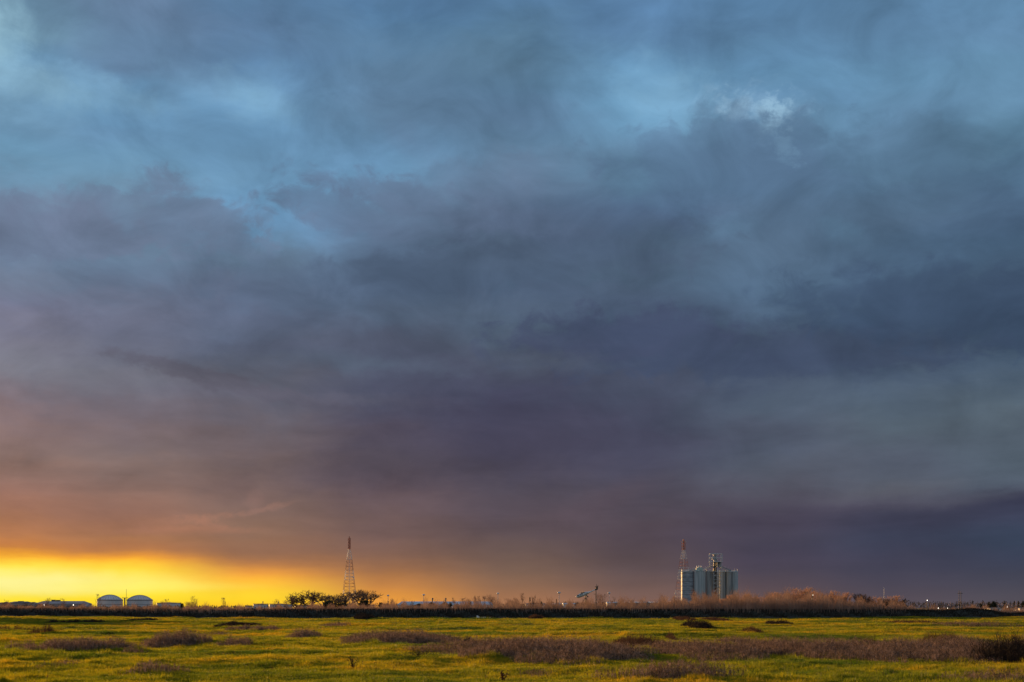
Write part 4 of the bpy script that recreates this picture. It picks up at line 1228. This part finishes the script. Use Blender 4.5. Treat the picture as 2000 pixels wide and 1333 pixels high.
# lift tower
root = empty('lift_tower', (gx(1396, DS), DS-6, 0), 'tall lattice lift tower rising from the middle of the silos', 'tower')
D = DS-6
def lx(p): return gx(p, D) - gx(1396, D)
za, zb_, zc_ = gz(1117, D), gz(1098, D), gz(1082.3, D)
def lattice(mb, x0, x1, y0, y1, z0, z1, nlev, r, diag=True):
    for x in (x0, x1):
        for y in (y0, y1):
            mb.tube((x, y, z0), (x, y, z1), r*1.3, r*1.3, 4)
    for k in range(nlev+1):
        z = z0+(z1-z0)*k/nlev
        mb.tube((x0, y0, z), (x1, y0, z), r, r, 4); mb.tube((x0, y1, z), (x1, y1, z), r, r, 4)
        mb.tube((x0, y0, z), (x0, y1, z), r, r, 4); mb.tube((x1, y0, z), (x1, y1, z), r, r, 4)
        if diag and k < nlev:
            z2 = z0+(z1-z0)*(k+1)/nlev
            a, b_ = (x0, x1) if k % 2 else (x1, x0)
            mb.tube((a, y0, z), (b_, y0, z2), r*.8, r*.8, 4); mb.tube((a, y1, z), (b_, y1, z2), r*.8, r*.8, 4)
mb = MB(); lattice(mb, lx(1391.5), lx(1407), -2.2, 2.2, 0, za, 10, .12); mb.build('lower_frame', MGALV, root)
mb = MB(); lattice(mb, lx(1398), lx(1407), -2.3, 2.0, 0, zb_, 14, .10)
mb.build('stair_frame', MGALV, root)
mb = MB()
nf = 14
for k in range(nf):     # stair flights
    z0, z1 = zb_*k/nf, zb_*(k+1)/nf
    a, b_ = (lx(1399), lx(1406)) if k % 2 else (lx(1406), lx(1399))
    mb.prism([(a, z0), (b_, z1), (b_, z1+.25), (a, z0+.25)], -1.2 if k % 2 else .2, -.2 if k % 2 else 1.2)
mb.build('stair', MDARK, root)
mb = MB(); mb.box(lx(1391.3), lx(1394.4), -1.0, 1.2, 0, zb_); mb.box(lx(1395.3), lx(1397.4), -.8, 1.0, 0, gz(1093, D)); mb.build('bucket_elevator', MDARK, root)
mb = MB(); mb.box(lx(1398.6), lx(1406.6), .0, 4, gz(1108, D), gz(1098.5, D)); mb.build('machine_house', MCONC2, root)
mb = MB(); lattice(mb, lx(1384.3), lx(1407.6), -2.6, 4.5, zb_, zc_, 2, .20, False); mb.tube((lx(1397.3), -2.6, zb_), (lx(1397.3), -2.6, zc_), .16, .16, 4); mb.build('top_frame', MGALV, root)
mb = MB(); lattice(mb, lx(1384.3), lx(1391), -2.6, 3, gz(1106.5, D), zb_, 2, .12, False); mb.build('side_frame', MGALV, root)
mb = MB(); mb.box(lx(1384.3), lx(1407.6), -2.6, 4.5, zb_-.12, zb_+.05); mb.box(lx(1391), lx(1400), -2, 3, zc_-.6, zc_-.4); mb.build('platform', MGALV, root)
mb = MB()
mb.lathe([(.9, gz(1094, D)), (.9, gz(1088, D)), (.4, gz(1086.5, D))], 14, lx(1390.7), 0)
mb.box(lx(1392), lx(1396.2), -1, 1.5, gz(1097, D), gz(1085, D)); mb.tube((lx(1394), 0, gz(1085, D)), (lx(1394), 0, gz(1081, D)), .9, .7, 10)
mb.build('drive_head', MSTEEL, root)
mb = MB()
for a, b_ in (((1397, 1092), (1400, 1098)), ((1393, 1090), (1387, 1098)), ((1399, 1094), (1403, 1098))):
    mb.tube((lx(a[0]), .5, gz(a[1], D)), (lx(b_[0]), .5, gz(b_[1], D)), .25, .25, 6)
mb.build('spout', MSTEEL, root)

# conveyor galleries on the silo roofs
def gallery(name, p0, p1, D, w, label, mat):
    x0, z0, x1, z1 = gx(p0[0], D), gz(p0[1], D), gx(p1[0], D), gz(p1[1], D)
    root = empty(name, (x0, D, 0), label, 'conveyor', 'conveyor galleries on the silo roofs')
    mb = MB(); mb.prism([(0, z0), (x1-x0, z1), (x1-x0, z1+w), (0, z0+w)], -.9, .9); mb.build('casing', mat, root)
    mb = MB()
    for k in range(7):
        t = k/6; x = (x1-x0)*t; z = z0+(z1-z0)*t
        mb.tube((x, -.95, z+w), (x, -.95, z+w+.9), .04, .04, 4)
    mb.tube((0, -.95, z0+w+.9), (x1-x0, -.95, z1+w+.9), .04, .04, 4)
    mb.build('railing', MGALV, root)
    mb = MB()
    for k in range(1, 6):
        t = k/6; x = (x1-x0)*t; z = z0+(z1-z0)*t
        mb.tube((x, 0, min(z-.05, gz(1116.5, D))), (x, 0, z+.1), .10, .10, 4)
    mb.build('support', MGALV, root)
gallery('conveyor_gallery', (1371, 1114.5), (1391, 1107.5), DS-2, 1.1, 'inclined gallery climbing from the second silo to the lift tower', MTWHITE)
gallery('conveyor_gallery', (1407.5, 1108.5), (1428, 1116.2), DS-1, .9, 'inclined gallery running down right from the lift tower', MSTEEL)
gallery('conveyor_gallery', (1346, 1116.2), (1362, 1112), DS+1, .8, 'short gallery between the first and second silo', MSTEEL)
# roof machinery
D = DS-3
root = empty('roof_machinery', (gx(1366, D), D, gz(1117.2, D)+.25), 'pale green machinery block on the roof of the second silo', 'machinery')
mb = MB(); mb.box(-2.6, 2.5, -1.5, 1.5, 0, 2.6); mb.box(-1.4, 1.2, -1.3, 1.3, 2.6, 3.3); mb.build('housing', material('green_panel', (.34, .46, .44), (.44, .56, .54), .5, .6), root)
mb = MB()
for x in (-1.9, -.2, 1.5): mb.lathe([(.32, 2.55), (.32, 3.9), (.5, 3.9), (.5, 4.3), (.05, 4.5)], 10, x, 0)
mb.build('vent_cap', MWHITE, root)
# scaffold stair on the leftmost silo
D = DS-4
root = empty('access_scaffold', (gx(1337, D), D, gz(1117, D)), 'railing frame and hanging stair on the leftmost silo', 'scaffold')
def lx(p): return gx(p, D) - gx(1337, D)
def lz(y): return gz(y, D) - gz(1117, D)
mb = MB(); lattice(mb, lx(1328.3), lx(1345.8), 0, 4, .3, lz(1109), 2, .07, False); mb.tube((lx(1343.5), 0, .3), (lx(1343.5), 0, lz(1109)), .08, .08, 4); mb.build('frame', MGALV, root)
mb = MB()
for y in (-1, .2):
    mb.tube((lx(1328), y, lz(1112)), (lx(1324.5), y, lz(1130)), .07, .07, 4)
    mb.tube((lx(1329.5), y, lz(1112)), (lx(1329.5), y, lz(1130)), .06, .06, 4)
    mb.tube((lx(1324), y, lz(1129.5)), (lx(1330.5), y, lz(1129.5)), .10, .10, 4)
mb.build('stair', MGALV, root)
# small masts on the right silos
for px, yt, lb in ((1434.3, 1111.5, 'thin rod on the rightmost silo roof, the inner one'), (1440.3, 1111, 'thin rod on the outer rim of the rightmost silo')):
    r_ = MB(); D = DS-1; z0 = gz(1117.3, D)
    r_.tube((0, 0, 0), (0, 0, gz(yt, D)-z0), .10, .06, 5); r_.box(-.3, .3, -.3, .3, 0, .4)
    tag(r_.build('roof_rod', MGALV, loc=(gx(px, D), D, z0)), lb, 'rod', 'rods on the silo roofs')
root = empty('floodlight_mast', (gx(1319.7, 1060), 1060, 0), 'small pale mast with lamp left of the silos', 'light mast')
mb = MB(); mb.tube((0, 0, 0), (0, 0, gz(1153, 1060)), .14, .08, 6); mb.build('pole', MGALV, root)
mb = MB(); mb.box(-.8, .3, -.3, .3, gz(1161, 1060), gz(1159, 1060)); mb.build('lamp_head', MTWHITE, root)

# ------------------------------------------------------------------ lattice radio towers
def radio_tower(pxc, D, prof_, col_top, col_bot, col_w, label, rz, dishes, bands):
    root = empty('radio_tower', (gx(pxc, D), D, 0), label, 'radio tower', 'orange and white lattice radio towers', rz)
    lv = [(gz(y, D), w/2/F*D) for y, w in prof_]
    def wat(z):
        return np.interp(z, [a for a, _ in lv][::-1] if lv[0][0] > lv[-1][0] else [a for a, _ in lv], [b for _, b in lv][::-1] if lv[0][0] > lv[-1][0] else [b for _, b in lv])
    zs = sorted(a for a, _ in lv)
    z0, z1 = 0.0, zs[-1]
    # section boundaries follow the paint bands
    bz = [gz(b, D) for b in bands]  # descending rows -> ascending z
    bz = [0.0] + sorted(bz)
    bz[-1] = z1
    for k in range(len(bz)-1):
        mat = MRED if k % 2 == (len(bz)-2) % 2 and False else (MTWHITE if (len(bz)-2-k) % 2 == 0 else MRED)
        for sx in (-1, 1):
            for sy in (-1, 1):
                mb = MB(); mb.tube((sx*wat(bz[k]), sy*wat(bz[k]), bz[k]), (sx*wat(bz[k+1]), sy*wat(bz[k+1]), bz[k+1]), .17, .15, 5)
                mb.build('leg', mat, root)
        mb = MB(); nl = max(2, int((bz[k+1]-bz[k])/2.6))
        for j in range(nl):
            za_ = bz[k]+(bz[k+1]-bz[k])*j/nl; zb2 = bz[k]+(bz[k+1]-bz[k])*(j+1)/nl
            wa, wb = wat(za_), wat(zb2)
            C4 = [(-1, -1), (1, -1), (1, 1), (-1, 1)]
            for i in range(4):
                a, b_ = C4[i], C4[(i+1) % 4]
                mb.tube((a[0]*wa, a[1]*wa, za_), (b_[0]*wa, b_[1]*wa, za_), .10, .10, 4)
                s_, e_ = (a, b_) if (i+j) % 2 else (b_, a)
                mb.tube((s_[0]*wa, s_[1]*wa, za_), (e_[0]*wb, e_[1]*wb, zb2), .065, .065, 4)
        mb.build('bracing', mat, root)
    zc0, zc1 = gz(col_bot, D), gz(col_top, D); cw = col_w/2/F*D
    mb = MB(); lattice(mb, -cw, cw, -cw, cw, zc0, zc1, 8, .11); mb.tube((0, 0, zc0), (0, 0, zc1+1.5), cw*.55, cw*.45, 8); mb.build('antenna_column', MRED, root)
    mb = MB(); lattice(mb, -.25, .25, -.25, .25, 0, zc0, 20, .05); mb.build('ladder', MTWHITE, root)
    for (xo, y, s_) in dishes:
        mb = MB(); x = xo/F*D; z = gz(y, D)
        c = np.array([x, -1.2, z])
        mb.tube(c, c+np.array([0, .5, 0]), s_, s_*.4, 12); mb.tube(c+np.array([0, .5, 0]), (x*.3, 0, z), .12, .12, 4)
        mb.build('dish', MTWHITE, root)
radio_tower(682.3, 1200, [(1073, 3.6), (1093, 9.6), (1150, 21.5), (1192, 29)], 1051.5, 1073, 4.2, 'tall lattice radio tower rising behind the bare oaks', math.radians(12),
            [(7, 1128, .7), (-1, 1112, .5)], [1073, 1093, 1114, 1133, 1153])
radio_tower(1335.2, 1230, [(1074, 4.2), (1092, 10.0), (1150, 22), (1192, 30)], 1057, 1074, 5.6, 'lattice radio tower rising behind the leftmost silo', math.radians(20),
            [(-3.4, 1059, .75), (-3, 1064.5, .7), (-2.8, 1070.5, .7), (3.2, 1058, .5)], [1074, 1092, 1112, 1132, 1152])

# ------------------------------------------------------------------ light masts, poles, yard lamps
GM = 'tall light masts far off'
def mast(px, yt, D, label, crown, group=GM, r=.16):
    root = empty('light_mast', (gx(px, D), D, 0), label, 'light mast', group)
    z = gz(yt, D)
    mb = MB(); mb.tube((0, 0, 0), (0, 0, z), r*1.3, r*.8, 6); mb.build('pole', MGALV, root)
    if crown:
        mb = MB(); mb.lathe([(.15, z-.9), (crown, z-.5), (crown, z-.25), (.3, z+.2)], 12); mb.build('lamp_crown', MTWHITE, root)
    return root
mast(758, 1162.5, 900, 'faint light mast above the small evergreens right of the oaks', .8)
mast(827.5, 1161.3, 900, 'light mast over the left half of the pale warehouse', 1.0)
mast(972.5, 1158.5, 900, 'light mast beside the rounded bare tree', .9)
mast(1092, 1156.8, 820, 'light mast with a bright white crown left of the helicopter', 1.1)
mast(1190, 1157.3, 880, 'light mast right of the helicopter', .8)
mast(1559.5, 1151, 420, 'thin pale mast between the two tallest willows', .0, r=.05)
mast(1726.6, 1147.5, 600, 'thin antenna mast over the dark shrubs', .0, r=.055)
# twin pole
root = empty('twin_pole', (gx(1875, 800), 800, 0), 'pair of tall power poles standing close together at right', 'power pole')
for dx, yt in ((-.5, 1153.5), (.55, 1155.5)):
    mb = MB(); mb.tube((dx, 0, 0), (dx, 0, gz(yt, 800)), .24, .15, 6); mb.build('pole', MWOOD, root)
mb = MB(); mb.box(-1.6, 1.6, -.12, .12, gz(1160, 800), gz(1160, 800)+.25); mb.build('crossarm', MWOOD, root)

GL = 'lit yard lamps'
def yard_lamp(px, py, D, r, label, mat=None):
    r *= .5
    root = empty('yard_lamp', (gx(px, D), D, 0), label, 'lamp', GL)
    z = gz(py, D)
    mb = MB(); mb.tube((0, .3, 0), (0, .3, z+.3), .12, .08, 6); mb.tube((0, .3, z+.3), (0, -.2, z+.3), .07, .07, 5); mb.build('pole', MDARK, root)
    mb = MB(); mb.lathe([(.05, z-r), (r*.8, z-r*.6), (r, z), (r*.8, z+r*.6), (.05, z+r)], 12, 0, -.2); mb.build('lamp', mat or MLAMP, root)
yard_lamp(86.3, 1182, 930, .50, 'lit lamp on the left part of the gabled warehouse front')
yard_lamp(143.3, 1182, 930, .52, 'lit lamp near the right end of the gabled warehouse front')
yard_lamp(827.6, 1185.0, 770, .26, 'faint lamp before the lowest brown gabled shed', MLAMPW)
yard_lamp(1587.3, 1163, 275, .13, 'single lit lamp among the tallest willows')
yard_lamp(1516.5, 1170.8, 275, .10, 'left one of the twin lamps in the willows', MLAMPW)
yard_lamp(1521, 1170.8, 275, .11, 'right one of the twin lamps in the willows')
yard_lamp(1811, 1173, 700, .36, 'highest lit lamp right of the shrub belt')
yard_lamp(1832.5, 1188.2, 700, .44, 'brightest low lamp right of the shrub belt')
yard_lamp(1850.6, 1188.3, 700, .24, 'small low lamp right of the brightest one', MLAMP)
yard_lamp(1967, 1185.6, 700, .32, 'rightmost lit lamp near the evergreens')

# ------------------------------------------------------------------ helicopter on display above the brush
D = 520
S = 1/F*D                                     # metres per photo pixel at that distance
root = empty('helicopter', (gx(1145, D), D, gz(1166, D)), 'silvery helicopter mounted nose down on a post above the brush', 'helicopter')
def hp(px, py): return ((px-1145)*S, -(py-1166)*S)
sec = [(1125.2, 1165.5, .15, .2), (1126.5, 1165.2, 1.6, 2.0), (1129, 1165.0, 2.5, 3.4), (1133, 1163.6, 2.9, 4.0), (1138, 1161.8, 3.0, 4.0), (1143, 1160.0, 2.8, 3.6), (1148, 1158.6, 2.2, 2.5), (1152, 1157.0, 1.4, 1.5), (1158, 1154.2, .9, 1.0), (1162.5, 1152.0, .8, .9)]
V = []; nseg = 16
for px, py, ry_, rz_ in sec:
    x, z = hp(px, py)
    for k in range(nseg):
        t = 2*math.pi*k/nseg
        V.append((x, ry_*S*math.cos(t), z + rz_*S*math.sin(t)))
Fc = [(i*nseg+k, i*nseg+(k+1) % nseg, (i+1)*nseg+(k+1) % nseg, (i+1)*nseg+k) for i in range(len(sec)-1) for k in range(nseg)]
Fc += [tuple(range(nseg-1, -1, -1)), tuple(range((len(sec)-1)*nseg, len(sec)*nseg))]
mb = MB(); mb.add(V, Fc); mb.build('fuselage', MHELI, root, smooth=True)
mb = MB()
for px in (1129.5, 1133, 1136.5):
    x, z = hp(px, 1163.4 - (px-1129)*.35); mb.box(x-.22, x+.22, -2.95*S-.03, -2.6*S, z-.2, z+.22)
mb.build('window', MGLASS, root)
x, z = hp(1127.6, 1163.6)
mb = MB(); mb.tube((x, -1.9*S, z), (x, 1.9*S, z), 1.2*S, 1.2*S, 8); mb.build('windscreen', MGLASS, root)
x, z = hp(1140, 1158.0)
mb = MB(); mb.tube((x, 0, z-1.2*S), (x-.1, 0, z+1.6*S), .35, .22, 8); mb.box(x-1.2, x+1.6, -.5, .5, z-1.0*S, z+.3*S); mb.build('rotor_mast', MDARK, root)
for a in (20, 110, 200, 290):
    ca, sa = math.cos(math.radians(a)), math.sin(math.radians(a))
    mb = MB(); L_ = 1.1; 
    mb.add([(x-.1+ca*.1-sa*.12, sa*.1+ca*.12, z+1.5*S), (x-.1+ca*.1+sa*.12, sa*.1-ca*.12, z+1.5*S), (x-.1+ca*L_+sa*.12, sa*L_-ca*.12, z+1.35*S), (x-.1+ca*L_-sa*.12, sa*L_+ca*.12, z+1.35*S),
            (x-.1+ca*.1-sa*.12, sa*.1+ca*.12, z+1.62*S), (x-.1+ca*.1+sa*.12, sa*.1-ca*.12, z+1.62*S), (x-.1+ca*L_+sa*.12, sa*L_-ca*.12, z+1.47*S), (x-.1+ca*L_-sa*.12, sa*L_+ca*.12, z+1.47*S)],
           [(0, 1, 2, 3), (7, 6, 5, 4), (0, 4, 5, 1), (1, 5, 6, 2), (2, 6, 7, 3), (3, 7, 4, 0)])
    mb.build('rotor_blade', MDARK, root)
x0, z0 = hp(1161.5, 1153.5)
mb = MB(); mb.prism([(x0, z0), (hp(1167.5, 0)[0], z0+.2), (hp(1168, 0)[0], hp(0, 1147.5)[1]), (hp(1166.5, 0)[0], hp(0, 1144.5)[1]), (hp(1164.5, 0)[0], hp(0, 1146)[1])], -.14, .14); mb.build('tail_fin', MDARK, root)
mb = MB(); xt, zt_ = hp(1165.8, 1145.6)
for a in (10, 100):
    mb.tube((xt-math.cos(math.radians(a))*.75, -.3, zt_-math.sin(math.radians(a))*.75), (xt+math.cos(math.radians(a))*.75, -.3, zt_+math.sin(math.radians(a))*.75), .08, .08, 4)
mb.tube((xt, -.35, zt_), (xt, .1, zt_), .14, .14, 6); mb.build('tail_rotor', MDARK, root)
for sy in (-1, 1):
    x, z = hp(1147.5, 1165.5)
    mb = MB(); mb.tube((x, sy*.5, z), (x, sy*.78, z), 1.6*S, 1.6*S, 14); mb.tube((x-.1, sy*.4, z+.1), (x-.5, sy*.35, z+.75), .10, .10, 5); mb.build('wheel', MDARK, root)
# its support post and a pole behind the tail
mb = MB(); x, z = hp(1144, 1163.5); mb.tube((x, 0, -gz(1166, D)), (x, 0, z), .30, .22, 8); mb.tube((x-1.3, 0, -gz(1172, D)*.1-1.6), (x, 0, z-.6), .1, .1, 5); mb.tube((x+1.3, 0, -2.2), (x, 0, z-.6), .1, .1, 5)
mb.build('support_post', MDARK, root)
D2 = 522
pr = empty('wooden_pole', (gx(1164, D2), D2, 0), 'single pole standing right behind the tail of the helicopter', 'pole')
mb = MB(); mb.tube((0, 0, 0), (0, 0, gz(1152, D2)), .20, .15, 8); mb.build('shaft', MWOOD, pr)
mb = MB(); mb.tube((0, 0, gz(1152, D2)), (0, 0, gz(1151, D2)), .24, .2, 8); mb.build('cap', MDARK, pr)
